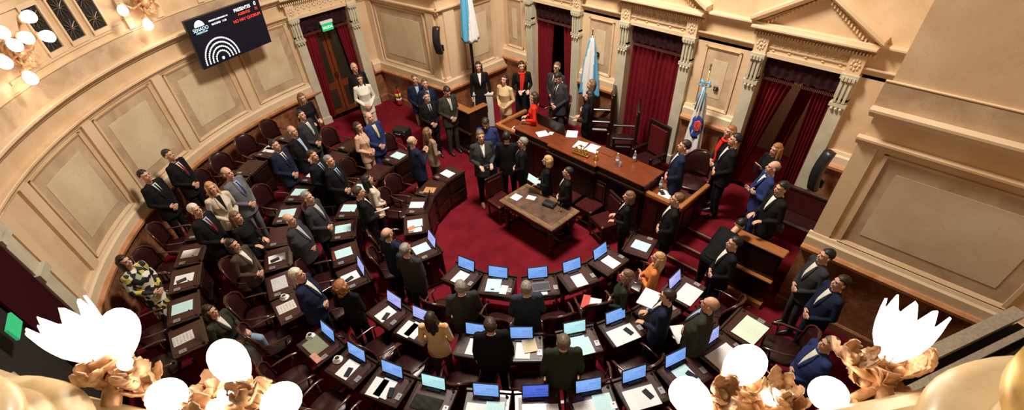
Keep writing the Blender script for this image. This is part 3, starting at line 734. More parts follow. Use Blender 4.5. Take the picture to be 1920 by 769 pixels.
EYE = mat('dark_eye', (.02, .012, .01), .2); LIP = mat('lip', (.38, .12, .10), .5); BROW = mat('brow', (.03, .02, .015), .8); GLS = mat('glasses_frame', (.01, .01, .01), .3)
def mk(name, me, m, parent):
    o = bpy.data.objects.new(name, me); COL.objects.link(o); o.parent = parent
    if not me.materials: me.materials.append(m)
    o.material_slots[0].link = 'OBJECT'; o.material_slots[0].material = m; return o
def small_face(pose, what):
    H = headM(pose); T = upT(pose); k = smoothmb()
    if what == 'eyeL': k.ball((-.029, .0815, 1.646), (.0125, .008, .007), 10, 6)
    if what == 'eyeR': k.ball((.029, .0815, 1.646), (.0125, .008, .007), 10, 6)
    if what == 'lips': k.cap((-.019, .0875, 1.579), (.019, .0875, 1.579), .006, .006, 8)
    if what == 'browL': k.cap((-.014, .089, 1.664), (-.042, .079, 1.664), .0045, .003, 6)
    if what == 'browR': k.cap((.014, .089, 1.664), (.042, .079, 1.664), .0045, .003, 6)
    if what == 'glasses':
        for s in (-1, 1):
            k.tube([V3((s*.031+.024*math.cos(t*PI/5), .098, 1.645+.018*math.sin(t*PI/5))) for t in range(11)], .0028, 5); k.tube([(s*.055, .096, 1.648), (s*.082, .0, 1.645)], .0025, 5)
        k.tube([(-.008, .1, 1.648), (.008, .1, 1.648)], .0025, 5)
    if what == 'sunglasses':
        for s in (-1, 1):
            k.ball((s*.031, .097, 1.645), (.026, .006, .019), 12, 6); k.tube([(s*.055, .096, 1.648), (s*.082, .0, 1.645)], .0025, 5)
        k.tube([(-.008, .1, 1.648), (.008, .1, 1.648)], .003, 5)
    n = MB(); n.smooth = True; n.add([T(H @ q) for q in k.v], k.f); return n.mesh(what)
PEOPLE = []
def person(x, y, lev, h, sex, pose, phi, hair, hc, top, shirt, tie, low, label, skin=0, fat=1.0, zh=None, extra=None, opens=True):
    s = h/1.75
    hz = 1.64 if pose not in ('bend',) else 1.46
    if seated(pose): hz -= .43
    g = at(x, y, lev+hz*s) if zh is None else at(x, y, zh)
    d = head_dir(phi); rz = math.atan2(d.y, d.x)-PI/2
    if pose == 'bend': g = g-d*.46*s
    for (a_, b_) in DPOS:
        dd = math.hypot(g.x-a_, g.y-b_)
        if 0 < dd < .50: k_ = min(.09, .50-dd)/dd; g.x += (g.x-a_)*k_; g.y += (g.y-b_)*k_
    root = empty('person', (g.x, g.y, lev), rz, s); tag(root, label, 'person', 'people in the chamber')
    skm = SKINS[skin]
    mk('body', proto(('body', pose, sex), lambda: make_body(pose, sex)), skm, root)
    jk = proto(('jacket', pose, sex, fat), lambda: make_jacket(pose, sex, fat)); mk('jacket' if opens else 'top', jk, cloth(top), root)
    if low in ('skirt_black', 'skirt_floral', 'skirt_lgrey'): mk('skirt', proto(('skirt', pose), lambda: make_skirt(pose)), cloth(low[6:]), root)
    else: mk('trousers', proto(('trousers', pose), lambda: make_trousers(pose, sex)), cloth(low), root)
    for q in (-1, 1): mk('shoe', proto(('shoe', pose, q), lambda: make_shoe(pose, q)), mat('shoe_leather', (.012, .01, .01), .35) if not extra == 'tanshoes' else mat('tan_shoes', (.4, .2, .12), .4), root)
    mk('hair', proto(('hair', hair, pose), lambda: make_hair(hair, pose)), hairmat(hc), root)
    for nm, key, mm in (('eye', 'eyeL', EYE), ('eye', 'eyeR', EYE), ('lips', 'lips', LIP), ('eyebrow', 'browL', BROW), ('eyebrow', 'browR', BROW)):
        mk(nm, proto((key, pose), lambda: small_face(pose, key)), mm, root)
    if extra in ('glasses', 'sunglasses'): mk(extra, proto((extra, pose), lambda: small_face(pose, extra)), GLS, root)
    if opens and shirt and pose != 'bend':
        bv = proto(('bvh', pose, sex, fat), lambda: BVHTree.FromPolygons([v.co.copy() for v in jk.vertices], [tuple(p.vertices) for p in jk.polygons]))
        zb = 1.20 if pose in ('clasp', 'down', 'sides') else 1.25
        mk('shirt', proto(('shirt', pose, sex, fat), lambda: patch(bv, pose, vrows(zb, 1.482, .004, .050, 10), .010, .012, 'shirt')), cloth(shirt), root)
        if tie: mk('tie', proto(('tie', pose, sex, fat), lambda: patch(bv, pose, [(zb+.01, -.010, .010), (zb+.05, -.025, .025), (zb+.09, -.023, .023), (zb+.13, -.021, .021), (zb+.17, -.018, .018), (1.41, -.016, .016), (1.435, -.014, .014), (1.455, -.013, .013), (1.472, -.019, .019)], .017, .014, 'tie')), cloth(tie), root)
        for q in (-1, 1):
            def lp(q=q):
                rows = []
                for i in range(8):
                    t = i/7; z = lerp(zb-.02, 1.475, t); w = lerp(.002, .046, t); b = .014+.036*math.sin(PI*min(1, t*.9+.08))
                    rows.append((z, q*w, q*(w+b)) if q > 0 else (z, q*(w+b), q*w))
                return patch(bv, pose, rows, .015, .014, 'lapel')
            mk('lapel', proto(('lapel', pose, sex, fat, q), lp), cloth(top), root)
        def cu():
            k = smoothmb(); T = upT(pose); pts = [T((.062*math.cos(R(a)), -.012+.062*math.sin(R(a)), 1.478+.020*math.sin(R(a+180)))) for a in range(-200, 21, 22)]; k.tube(pts, .013, 8, flat=.8); return k.mesh('collar')
        mk('collar', proto(('collar', pose), cu), cloth(shirt), root)
    if extra in ('redscarf',):
        bv = proto(('bvh', pose, sex, fat), lambda: BVHTree.FromPolygons([v.co.copy() for v in jk.vertices], [tuple(p.vertices) for p in jk.polygons]))
        def sf(): return patch(bv, pose, [(1.0, .01, .075), (1.1, .0, .075), (1.25, -.02, .075), (1.38, -.05, .07), (1.47, -.06, .06)], .022, .02, 'scarf')
        mk('scarf', proto(('scarf', pose, sex), sf), cloth('red'), root)
        def s2():
            k = smoothmb(); k.tube([(.085*math.cos(R(a)), -.01+.085*math.sin(R(a)), 1.475) for a in range(0, 361, 24)], .026, 8); return k.mesh('scarf_loop')
        mk('scarf_loop', proto(('sloop', pose), s2), cloth('red'), root)
    if extra == 'belt':
        def bt():
            k = smoothmb(); k.loft([(0, 0, 1.06, .15, .11), (0, 0, 1.10, .15, .11)]); return k.mesh('belt')
        mk('belt', proto(('belt',), bt), cloth('brown'), root)
    # hand point for things held
    S, E, W, D_ = arms(pose, 1); S2, E2, W2, D2 = arms(pose, -1); T = upT(pose)
    mid = T((W+W2)/2+Vector((0, .09, .0))) if pose != 'sides' else T(W+Vector((0, 0, -.12)))
    bpy.context.view_layer.update(); M = root.matrix_world
    PEOPLE.append((g.x, g.y, s)); return root, M @ mid, rz

# ------------------------------------------------------------------ furniture prototypes
def mk_chair():
    root = empty('armchair')   # faces +Y (towards the desk)
    mb = smoothmb(); mb.loft([(0, .0, .40, .235, .235, .6), (0, .0, .415, .25, .25, .6), (0, .0, .455, .255, .255, .62), (0, 0, .475, .225, .225, .65)], 28); mb.build('seat', LEATHER, root)
    def shape(u, v):   # u -1..1, v 0..1 ; curved rounded back
        w = .27*(1-.08*(1-v)) if v < .55 else .27*math.sqrt(max(0, 1-((v-.55)/.47)**2))*.999+.0
        x = u*w; y = -.245+.10*(x/.27)**2*1.0-.07*v; z = .50+.50*v; return Vector((x, y, z))
    for nm, mm, o0, o1, k in (('backrest', LEATHER, .028, -.012, .90), ('back_shell', WOODM, -.012, -.030, 1.0)):
        mb = smoothmb(); nu, nv = 12, 14; vs = []; fs = []
        for off in (o0, o1):
            for j in range(nv+1):
                for i in range(nu+1):
                    u = -1+2*i/nu; v = j/nv; q = shape(u*k, .5+(v-.5)*k); bulge = (1-(abs(u))**4)*(1-abs(2*v-1)**4) if off > 0 else 1
                    vs.append(q+Vector((0, off*bulge, 0)))
        W_ = nu+1; K = (nv+1)*W_
        for j in range(nv):
            for i in range(nu): a = j*W_+i; fs += [(a, a+1, a+W_+1, a+W_), (K+a, K+a+W_, K+a+W_+1, K+a+1)]
            for i in (0, nu): a = j*W_+i; fs.append((a, a+W_, K+a+W_, K+a))
        for i in range(nu):
            for j in (0, nv): a = j*W_+i; fs.append((a, a+1, K+a+1, K+a))
        mb.add(vs, fs); mb.build(nm, mm, root)
    mb = smoothmb(); pts = [shape(-1, 0)]+[shape(-1, v/10) for v in range(1, 10)]+[shape(0, 1)+Vector((-.07, 0, -.01)), shape(0, 1)+Vector((.07, 0, -.01))]+[shape(1, v/10) for v in range(9, 0, -1)]+[shape(1, 0)]
    mb.tube(pts, .016, 8); mb.build('back_rim', mat('polished_rim_wood', (.050, .016, .010), .2, var=.2, coat=.6), root)
    for s in (-1, 1):
        mb = smoothmb(); pts = [(s*.25, -.17, .70), (s*.275, -.05, .685), (s*.285, .10, .675), (s*.275, .20, .66), (s*.265, .235, .64)]
        mb.tube(pts, [.014, .018, .022, .024, .016], 8, flat=.7); mb.tube([(s*.28, .14, .665), (s*.265, .12, .56), (s*.235, .10, .44)], .015, 8); mb.build('armrest', mat('polished_arm_wood', (.07, .024, .014), .2, var=.2, coat=.8), root)
    mb = smoothmb(); mb.lathe([(.03, .12), (.03, .2), (.022, .25), (.022, .36), (.09, .395), (.09, .405)], n=12); mb.build('pedestal', BLACK, root)
    for k in range(4):
        a = PI/4+k*PI/2; mb = smoothmb(); c, s_ = math.cos(a), math.sin(a); mb.tube([(.02*c, .02*s_, .15), (.14*c, .14*s_, .11), (.27*c, .27*s_, .045)], [.024, .02, .016], 8); mb.ball((.27*c, .27*s_, .028), .027, 8, 6); mb.build('leg', WOOD, root)
    return root
def mk_square_chair():
    root = empty('side_chair')
    mb = MB(); mb.box((0, 0, .46), (.46, .44, .08), bev=.025); mb.build('seat', LEATHR, root)
    mb = MB(); mb.box((0, -.20, .74), (.38, .05, .40), bev=.02); mb.build('backrest', LEATHR, root)
    mb = MB(); mb.box((0, -.21, .97), (.46, .045, .07), bev=.01); mb.box((-.21, -.21, .75), (.045, .045, .5), bev=.01); mb.box((.21, -.21, .75), (.045, .045, .5), bev=.01); mb.build('back_frame', WOODM, root)
    mb = MB(); mb.box((0, 0, .40), (.46, .44, .05)); mb.box((0, .2, .16), (.40, .025, .03)); mb.build('seat_frame', WOODM, root)
    for (x, y) in ((-.2, -.2), (.2, -.2), (-.2, .2), (.2, .2)):
        mb = smoothmb(); mb.lathe([(.018, 0), (.022, .04), (.016, .08), (.026, .18), (.018, .26), (.026, .33), (.026, .4)], (x, y, 0), 10); mb.build('leg', WOODM, root)
    return root
def mk_throne():
    root = empty('high_backed_chair')
    mb = MB(); mb.box((0, .02, .46), (.60, .52, .12), bev=.04); mb.build('seat', LEATHER, root)
    mb = MB(); mb.box((0, -.26, .90), (.54, .07, .74), bev=.03); mb.build('backrest', mat('deep_red_leather', (.085, .010, .010), .3, var=.2), root)
    mb = MB(); mb.box((0, -.28, 1.32), (.70, .07, .11), bev=.02); mb.box((-.31, -.28, .88), (.08, .07, .84), bev=.015); mb.box((.31, -.28, .88), (.08, .07, .84), bev=.015); mb.box((0, -.28, .47), (.7, .07, .08)); mb.build('back_frame', WOOD, root)
    for s in (-1, 1):
        mb = MB(); mb.box((s*.31, .0, .70), (.08, .52, .05), bev=.015); mb.box((s*.31, .2, .56), (.06, .06, .26)); mb.build('armrest', WOOD, root)
    for (x, y) in ((-.27, -.24), (.27, -.24), (-.27, .24), (.27, .24)):
        mb = MB(); mb.box((x, y, .2), (.07, .07, .4), bev=.01); mb.build('leg', WOOD, root)
    return root
def mk_desk():
    root = empty('desk')   # user at -Y side, front (+Y) toward the rostrum
    mb = MB(); mb.box((0, 0, .735), (.60, .50, .035), bev=.012); mb.box((0, .235, .765), (.60, .03, .035)); mb.build('desktop', WOODM, root)
    mb = MB(); mb.box((0, -.02, .7545), (.50, .38, .005)); mb.build('writing_surface', mat('worn_leather_inlay', (.045, .012, .009), .4, var=.3), root)
    mb = MB(); mb.box((0, .215, .42), (.56, .025, .60)); mb.box((0, .235, .56), (.46, .02, .22)); mb.box((0, .235, .26), (.46, .02, .2)); mb.build('front_panel', WOOD, root)
    mb = MB(); mb.box((0, -.02, .675), (.54, .42, .09)); mb.box((0, -.235, .675), (.2, .012, .06)); mb.build('drawer_box', WOOD, root)
    for s in (-1, 1):
        mb = MB(); mb.box((s*.275, .0, .40), (.03, .10, .62)); mb.box((s*.275, .13, .55), (.03, .18, .3)); mb.box((s*.275, -.02, .05), (.05, .46, .06), bev=.015); mb.build('side_support', WOOD, root)
    mb = MB(); mb.box((0, -.03, .10), (.52, .05, .03)); mb.build('foot_rail', mat('polished_rim_wood', (.075, .022, .012), .2), root)
    mb = smoothmb(); mb.lathe([(.022, .753), (.022, .765), (.008, .77), (.006, .79)], (.25, .17, 0), 10); mb.tube([(.25, .17, .785), (.25, .165, .84), (.25, .13, .88)], .004, 6); mb.ball((.25, .125, .883), .011, 8, 6); mb.build('microphone', BLACK, root)
    mb = MB(); mb.box((.24, -.1, .762), (.07, .10, .012)); mb.ball((.24, -.08, .77), .012, 8, 6); mb.build('voting_console', SILV, root)
    return root
def mk_screen():
    root = empty('desk_monitor')
    c, s = math.cos(R(14)), math.sin(R(14)); M = Matrix.Translation((0, .02, .0)) @ Matrix.Rotation(R(-14), 4, 'X')
    mb = MB(); mb.box((0, 0, .128), (.36, .018, .235), M=M, bev=.006); mb.box((0, .0, .01), (.2, .05, .02)); mb.build('housing', BLACK, root)
    me = MB(); me.box((0, 0, 0), (.325, .003, .195)); o = me.build('display', SB, root); o.matrix_local = M @ Matrix.Translation((0, -.0105, .132))
    return root
def mk_laptop():
    root = empty('laptop')
    mb = MB(); mb.box((0, 0, .010), (.33, .23, .018), bev=.006); mb.build('base', SILV, root)
    mb = MB(); mb.box((0, .02, .0195), (.29, .12, .003)); mb.build('keyboard', BLACK, root)
    M = Matrix.Translation((0, .112, .018)) @ Matrix.Rotation(R(-14), 4, 'X')
    mb = MB(); mb.box((0, .006, .11), (.33, .010, .22), M=M, bev=.004); mb.build('lid', BLACK, root)
    me = MB(); me.box((0, 0, 0), (.305, .003, .185)); o = me.build('display', SB, root); o.matrix_local = M @ Matrix.Translation((0, -.0005, .113))
    return root
def mk_bottle():
    root = empty('water_bottle'); mb = smoothmb(); mb.lathe([(.028, 0), (.032, .01), (.032, .13), (.026, .16), (.013, .20), (.012, .22)], n=14); mb.build('bottle_body', GLASSM, root)
    mb = smoothmb(); mb.lathe([(.014, .218), (.014, .235), (.012, .237)], n=12); mb.build('cap', PLAINW, root)
    mb = smoothmb(); mb.lathe([(.0328, .05), (.0328, .11)], n=14); mb.build('paper_band', mat('blue_band', (.5, .6, .75), .5), root)
    return root
def mk_cup():
    root = empty('coffee_cup'); mb = smoothmb(); mb.lathe([(.03, 0), (.07, .008), (.075, .014), (.02, .008)], n=18); mb.build('saucer', PLAINW, root)
    mb = smoothmb(); mb.lathe([(.022, .012), (.036, .03), (.040, .065), (.036, .064), (.030, .03), (.005, .02)], n=16); mb.build('cup', PLAINW, root)
    mb = smoothmb(); mb.tube([(.038, 0, .055), (.060, 0, .05), (.058, 0, .03), (.034, 0, .025)], .005, 6); mb.build('handle', PLAINW, root)
    mb = smoothmb(); mb.lathe([(.001, .052), (.034, .052)], n=16); mb.build('coffee', mat('coffee', (.05, .02, .01), .2), root)
    return root
PROTO = {}
def getp(kind):
    fn = {'armchair': mk_chair, 'side_chair': mk_square_chair, 'throne': mk_throne, 'desk': mk_desk, 'screen': mk_screen, 'laptop': mk_laptop, 'bottle': mk_bottle, 'cup': mk_cup}[kind]
    if kind not in PROTO:
        r = fn(); PROTO[kind] = r; KIDS[r.name] = [o for o in bpy.data.objects if o.parent == r]; r['_used'] = 0; return r
    return copy_tree(PROTO[kind])
def put(kind, loc, rz, label, cat, group=None, s=1.0):
    r = getp(kind)
    if '_used' in r: del r['_used']
    r.location = loc; r.rotation_euler = (0, 0, rz); r.scale = (s, s, s); tag(r, label, cat, group); return r
def kids(r): return [o for o in bpy.data.objects if o.parent == r]
def flatthing(name, loc, rz, dims, m_, label, cat, group=None, tilt=0):
    mb = MB(); mb.box((0, 0, 0), dims); o = mb.build(name, m_); o.location = (loc[0], loc[1], loc[2]+dims[2]/2); o.rotation_euler = (tilt, 0, rz); return tag(o, label, cat, group)
# ------------------------------------------------------------------ desks in four concentric rows
ROWS = [  # name, R, level, chair radius
    ('innermost row', 2.18, 0, 2.80), ('second row', 3.55, .12, 4.04), ('third row', 4.65, .30, 5.14), ('outermost row', 6.06, .48, 6.58)]
# content codes: S blue screen, V violet screen, C cyan screen, D deep blue; p paper, q cyan paper, m mint paper, g grey print, k phone, b binder, o orange note, t tan folder, l laptop, u cup, r red folder, e black cloth, w wide sheet
DESKS = [
 [(-174, 'p', 'last of the innermost row towards the wooden double door'), (-158, 't', 'with a tan folder, innermost row'), (-141, 'Vp', 'with a violet screen, innermost row'), (-124.5, 'qo', 'with cyan sheets and an orange note'), (-103.8, 'Vq', 'at the left edge of the open carpet, left of the aisle'),
  (-75, 'Sp', 'first right of the aisle on the innermost row, pen on paper'), (-57.5, 'Sb', 'with a cyan ring binder, innermost row'), (-38, 'Sgx', 'with a dark keyboard laid on papers, innermost row'), (-20.5, 'Sg', 'with a red-brown top and one printed sheet, innermost row'), (-2.5, 'Sp', 'nearest the empty red leather chair, innermost row'), (15, 'q', 'beside the man before the rostrum end, pale cyan sheet on it')],
 [(-169.5, 'q', 'second row, before the bald man in navy'), (-158, '', 'second row, before the woman in pink'), (-147, 'q', 'second row, before the grey-haired man in black'), (-135.2, 'q', 'second row, beside the man in black with brown hair'), (-124.5, 'q', 'second row, below the man in the charcoal suit'), (-112.6, 'qn', 'second row, bare wood below a cyan sheet'), (-101.8, 'Vpk', 'second row, violet screen and phone, left of the aisle'),
  (-83, 'Vpk', 'second row, violet screen and brown notebook, right of the aisle'), (-73, 'Vpp', 'second row, loose sheets by the woman in the tan print blouse'), (-57, 'Sp', 'second row, left of the broad man in black'), (-45.5, 'Spt', 'second row, right of the broad man in black'), (-32, 'Cqw', 'second row, wide cyan sheet and bright cyan screen'), (-20.7, 'Swk', 'second row, calculator on a wide white sheet'), (-9.9, 'p', 'second row, before the man in the navy suit seen from behind'), (1.1, 'Vw', 'second row, big white sheet at its right end')],
 [(-165, '', 'third row, nearest the wooden double door'), (-156.5, '', 'third row, before the man in the grey suit by the double door'), (-148, 'p', 'third row, before the bald man in navy with a pale blue shirt'), (-139.6, 'q', 'third row, long cyan sheets before the man in dark blue'), (-131, 'q', 'third row, before the woman in white'), (-122.5, '', 'third row, before the white-haired man in black'), (-114.5, 'pk', 'third row, black phone on white sheet'), (-105.8, 'G', 'third row, closed silver laptop'), (-98.2, 'gu', 'third row, printed sheet and a plate'),
  (-85.1, 'SGu', 'third row, olive folder and coffee cup'), (-76.7, 'Spku', 'third row, coffee cup, grey calculator on paper'), (-68.5, 'Sppk', 'third row, two sheets with black phones'), (-60.4, 'Ce', 'third row, bright cyan screen and black cloth'), (-51.2, 'Swq', 'third row, wide pale sheets left of the silver laptop desk'), (-43.0, 'DG', 'third row, deep blue screen over a silver laptop'), (-34.2, 'Swq', 'third row, two wide pale sheets and a black pen'), (-26.1, 'Swk', 'third row, grey phone on a white sheet'), (-17.9, 'Sqk', 'third row, black spectacle case on a cyan sheet'), (-9.6, 'Vw', 'third row, violet screen behind the egg-shaped lamp'), (-1.8, 'm', 'third row, pale green sheets at the right end')],
 [(-160, '', 'outermost row, nearest the double door'), (-153, 'pp', 'outermost row, two striped white booklets'), (-146, '', 'outermost row, between the booklets and the standing men'), (-139.5, '', 'outermost row, left of the man by the wall'), (-133, '', 'outermost row, before the two men against the wall'), (-126, '', 'outermost row, before the man in black against the wall'), (-119.3, 'p', 'outermost row, small white note'), (-113, 'pk', 'outermost row, black phone on white sheet beside the floral dress'), (-106, 'q', 'outermost row, sky-blue sheet'), (-99.5, 'g', 'outermost row, single typed sheet near the lamps')]]
DPOS = []
def lab(pre, desc):
    if len((pre+' '+desc).split()) > 16: desc = desc.replace(', innermost row', '').replace('the ', '')
    if len((pre+' '+desc).split()) > 16: pre = ' '.join(pre.split()[:1]+pre.split()[-3:])
    s_ = pre+' '+desc
    if 0: pass
    return s_
def desk_local(root_loc, rz, x, y, z=.757):
    c, s = math.cos(rz), math.sin(rz); return Vector((root_loc[0]+x*c-y*s, root_loc[1]+x*s+y*c, root_loc[2]+z))
def setdisp(r, m_):
    for o in kids(r):
        if o.name.startswith('display'):
            if o.material_slots[0].link == 'DATA': o.material_slots[0].link = 'OBJECT'
            o.material_slots[0].material = m_
SCN_ = {'S': (SB, 'blue'), 'V': (SP, 'violet'), 'C': (SCN, 'bright cyan'), 'D': (SD, 'deep blue')}
rnd = random.Random(11)
NTH = {}
for ri, (rn, RR, lv, CR) in enumerate(ROWS):
    for (a, code, desc) in DESKS[ri]:
        Rr = RR+(.25 if (ri == 0 and a == 15) else 0); loc = Vector((Rr*math.cos(R(a)), Rr*math.sin(R(a)), lv)); rz = R(a+90)
        root = put('desk', loc, rz, lab('dark wooden senate desk', desc), 'desk', 'desks in curved rows'); DPOS.append((loc.x, loc.y))
        def L(x, y, z=.757): return desk_local(loc, rz, x, y, z)
        short = desc if len(desc.split()) < 11 else ' '.join(desc.split()[:11])
        y_ = -.02; zz = .758; x_ = -.02
        if code[:1] in SCN_ and code:
            mm, cn = SCN_[code[0]]; r = put('screen', L(-.02, .13, .757), rz, '%s monitor on the desk %s' % (cn, short), 'monitor', 'monitors on the desks', 1.0); setdisp(r, mm); y_ = -.06
        k = 0; rest = code[1:] if code[:1] in SCN_ else code
        for ch in rest:
            j = rnd.uniform(-.06, .06); z = zz+.001
            if ch == 'p': flatthing('paper_sheet', L(x_+(-.09 if k else .02), y_-.03*k, z), rz+j, (.21, .29, .004), WHITE, '%s white paper on the desk %s' % ('second' if k else 'open', short), 'paper', 'papers on the desks')
            if ch == 'q': flatthing('paper_sheet', L(x_+(.14 if k else .0), y_, z), rz+j, (.24, .30, .006), CYAN, 'pale cyan sheets on the desk '+short, 'paper', 'papers on the desks')
            if ch == 'm': flatthing('paper_sheet', L(x_, y_-.05, z), rz+j, (.44, .34, .005), MINT, 'wide pale green sheets on the desk '+short, 'paper', 'papers on the desks')
            if ch == 'w': flatthing('paper_sheet', L(x_-.03, y_-.05, z), rz+j, (.42, .30, .005), WHITE if 'Cq' not in code else CYAN, 'wide pale sheet on the desk '+short, 'paper', 'papers on the desks')
            if ch == 'g': flatthing('printed_sheet', L(x_, y_-.04, z), rz+j, (.21, .28, .003), GREYP if ri else WHITE, 'printed sheet on the desk '+short, 'paper', 'papers on the desks')
            if ch == 'b':
                o = MB(); o.box((0, 0, .012), (.25, .30, .024), bev=.004); b_ = o.build('ring_binder', CYAN); b_.location = L(-.05, -.05, .758); b_.rotation_euler = (0, 0, rz+.1); tag(b_, 'thick pale cyan binder with a black clip on an innermost desk', 'binder')
                o = MB(); o.box((0, -.10, .028), (.06, .02, .01)); o.build('clip', BLACK, b_)
                flatthing('paper_sheet', L(.14, -.10, .758), rz, (.12, .20, .003), WHITE, 'white sheet peeking out beside the cyan binder', 'paper')
            if ch == 'x': 
                o = MB(); o.box((0, 0, .008), (.30, .22, .016), bev=.004); b_ = o.build('keyboard', mat('grey_key_board', (.10, .11, .14), .5)); b_.location = L(-.0, -.06, .766); b_.rotation_euler = (0, 0, rz); tag(b_, 'dark grey keyboard laid over papers on an innermost desk', 'keyboard')
                o = MB(); [o.box((-.13+.02*i, -.07+.026*jj, .018), (.015, .018, .004)) for i in range(14) for jj in range(6)]; o.build('keys', BLACK, b_)
            if ch == 'k':
                o = MB(); o.box((0, 0, .005), (.075, .15, .010), bev=.004); b_ = o.build('phone', BLACK); b_.location = L(x_+.01+.06*k, y_-.03, .768); b_.rotation_euler = (0, 0, rz+.3); tag(b_, 'black phone lying on the desk '+short, 'phone', 'phones on the desks'); o = MB(); o.box((0, 0, .0103), (.066, .135, .001)); o.build('phone_screen', mat('phone_glass', (.03, .03, .04), .1), b_)
            if ch == 'G':
                if code[0] == 'S': flatthing('folder', L(-.03, -.07, .758), rz, (.33, .25, .018), GREENP, 'olive-grey folder below the screen on the desk '+short, 'folder'); flatthing('booklet', L(.17, -.19, .758), rz, (.20, .09, .02), PINKP, 'thin pinkish booklet at the edge of the desk with the olive folder', 'booklet')
                elif code[0] == 'D': flatthing('closed_laptop', L(-.02, -.08, .758), rz, (.36, .26, .02), SILV, 'closed silver laptop below the deep blue monitor', 'laptop'); flatthing('paper_sheet', L(.18, -.08, .779), rz, (.16, .24, .003), WHITE, 'white sheet over the silver laptop under the deep blue monitor', 'paper')
                else: flatthing('closed_laptop', L(0, -.03, .758), rz, (.32, .24, .022), mat('pale_silver', (.5, .5, .5), .4), 'closed pale silver laptop on a third-row desk', 'laptop')
            if ch == 'o': flatthing('note', L(.12, -.09, .766), rz+.4, (.10, .14, .003), ORANGEP, 'orange note on cyan sheets, innermost row', 'note'); flatthing('paper_sheet', L(.19, -.02, .758), rz, (.14, .26, .004), WHITE, 'white sheet next to the orange note', 'paper')
            if ch == 't': flatthing('folder', L(.10, .02, .766 if k else .758), rz+.2, (.2, .24, .012), BROWNP if ri == 0 else mat('buff_paper', (.6, .5, .3), .6), 'tan folder on the desk '+short, 'folder')
            if ch == 'n': flatthing('wooden_tray', L(.0, -.2, .758), rz, (.3, .05, .012), WOODR, 'narrow reddish wooden tray on a second-row desk', 'tray')
            if ch == 'u': put('cup', L(-.24, -.02, .757), rz, 'white cup and saucer on the desk '+short, 'cup', 'cups on the desks')
            if ch == 'e':
                o = MB(); o.smooth = True; n = 14; vs = []; fs = []
                for lay in (0, 1):
                    for i in range(n+1):
                        for jj in range(n+1):
                            u, v = i/n-.5, jj/n-.5; zq = (.03+.018*math.sin(u*14+v*5)*math.cos(v*9))*(1-(2*abs(u))**4*.8)*(1-(2*abs(v))**4*.8); vs.append((u*.40+.02*v, v*.22, (zq if lay else .001)))
                W_ = n+1; K = W_*W_
                for i in range(n):
                    for jj in range(n): q = i*W_+jj; fs += [(K+q, K+q+1, K+q+W_+1, K+q+W_), (q, q+W_, q+W_+1, q+1)]
                    for q in (i, i*W_, i*W_+n, n*W_+i):
                        st = 1 if q in (i, n*W_+i) else W_; fs.append((q, q+st, K+q+st, K+q))
                o.add(vs, fs); b_ = o.build('cloth_bundle', mat('black_cloth', (.01, .012, .01), .9)); b_.location = L(-.03, -.09, .758); b_.rotation_euler = (0, 0, rz); tag(b_, 'rumpled black cloth below the bright cyan screen, third row', 'cloth')
            k += 1

# ------------------------------------------------------------------ presidium desk
def bxs(mb, x0, x1, y0, y1, z0, z1, bev=0): mb.box(((x0+x1)/2, (y0+y1)/2, (z0+z1)/2), (x1-x0, y1-y0, z1-z0), bev=bev)
ros = tag(empty('presidium_desk', (0, 1.45, 0)), 'long stepped mahogany presidium desk before the central curtain', 'desk')
inv = Matrix.Translation((0, -1.45, 0))
def rb(mb, n, m_): 
    o = mb.build(n, m_, ros); o.matrix_parent_inverse = inv; return o
mb = MB(); bxs(mb, -1.77, 1.77, 1.45, 2.12, 1.31, 1.35, .01); bxs(mb, -.66, .66, 1.38, 1.50, 1.312, 1.352, .01); rb(mb, 'raised_desktop', WOODR)
for s in (-1, 1):
    mb = MB(); a, b = (1.76, 2.56) if s > 0 else (-2.45, -1.76)
    bxs(mb, a, b, 1.52, 2.10, 1.09, 1.12); rb(mb, 'wing_desktop', WOODR)
    mb = MB(); bxs(mb, a, b, 1.50, 1.60, 1.12, 1.20, .012); e = b-.09 if s > 0 else a; bxs(mb, e, e+.09, 1.60, 2.52, 1.12, 1.20, .012); rb(mb, 'wing_rail', WOODO)
    mb = MB(); bxs(mb, a, b, 1.54, 1.59, 0, 1.14); bxs(mb, e+.02, e+.07, 1.56, 2.5, 0, 1.14); rb(mb, 'wing_panel', WOOD)
    mb = MB(); 
    for k in range(2): c = a+.2+k*(.4 if s > 0 else .30); bxs(mb, c-.13, c+.13, 1.525, 1.54, .35, .95)
    for k in range(2): bxs(mb, e+(.07 if s > 0 else .0), e+(.085 if s > 0 else .02), 1.68+k*.42, 2.0+k*.42, .60, 1.0)
    rb(mb, 'moulded_panel', WOOD)
mb = MB(); bxs(mb, -1.74, 1.74, 1.50, 1.56, 0, 1.31); bxs(mb, -.62, .62, 1.42, 1.52, 0, 1.31); bxs(mb, 1.70, 1.75, 1.5, 2.1, .4, 1.31); bxs(mb, -1.75, -1.70, 1.5, 2.1, .4, 1.31); rb(mb, 'front_panel', WOOD)
mb = MB()
for (x0, x1, y) in ((-1.68, -1.2, 1.49), (-1.12, -.68, 1.49), (-.56, -.04, 1.41), (.04, .56, 1.41), (.68, 1.12, 1.49), (1.2, 1.68, 1.49)): bxs(mb, x0, x1, y-.0, y+.02, .35, 1.08)
rb(mb, 'moulded_panel', WOOD)
mb = MB(); bxs(mb, -1.78, 1.78, 1.44, 1.52, 1.16, 1.20); bxs(mb, -.67, .67, 1.36, 1.44, 1.16, 1.2); bxs(mb, -1.78, 1.78, 1.42, 1.52, 0, .16); bxs(mb, -.67, .67, 1.34, 1.44, 0, .16); rb(mb, 'moulding_strip', WOODM)
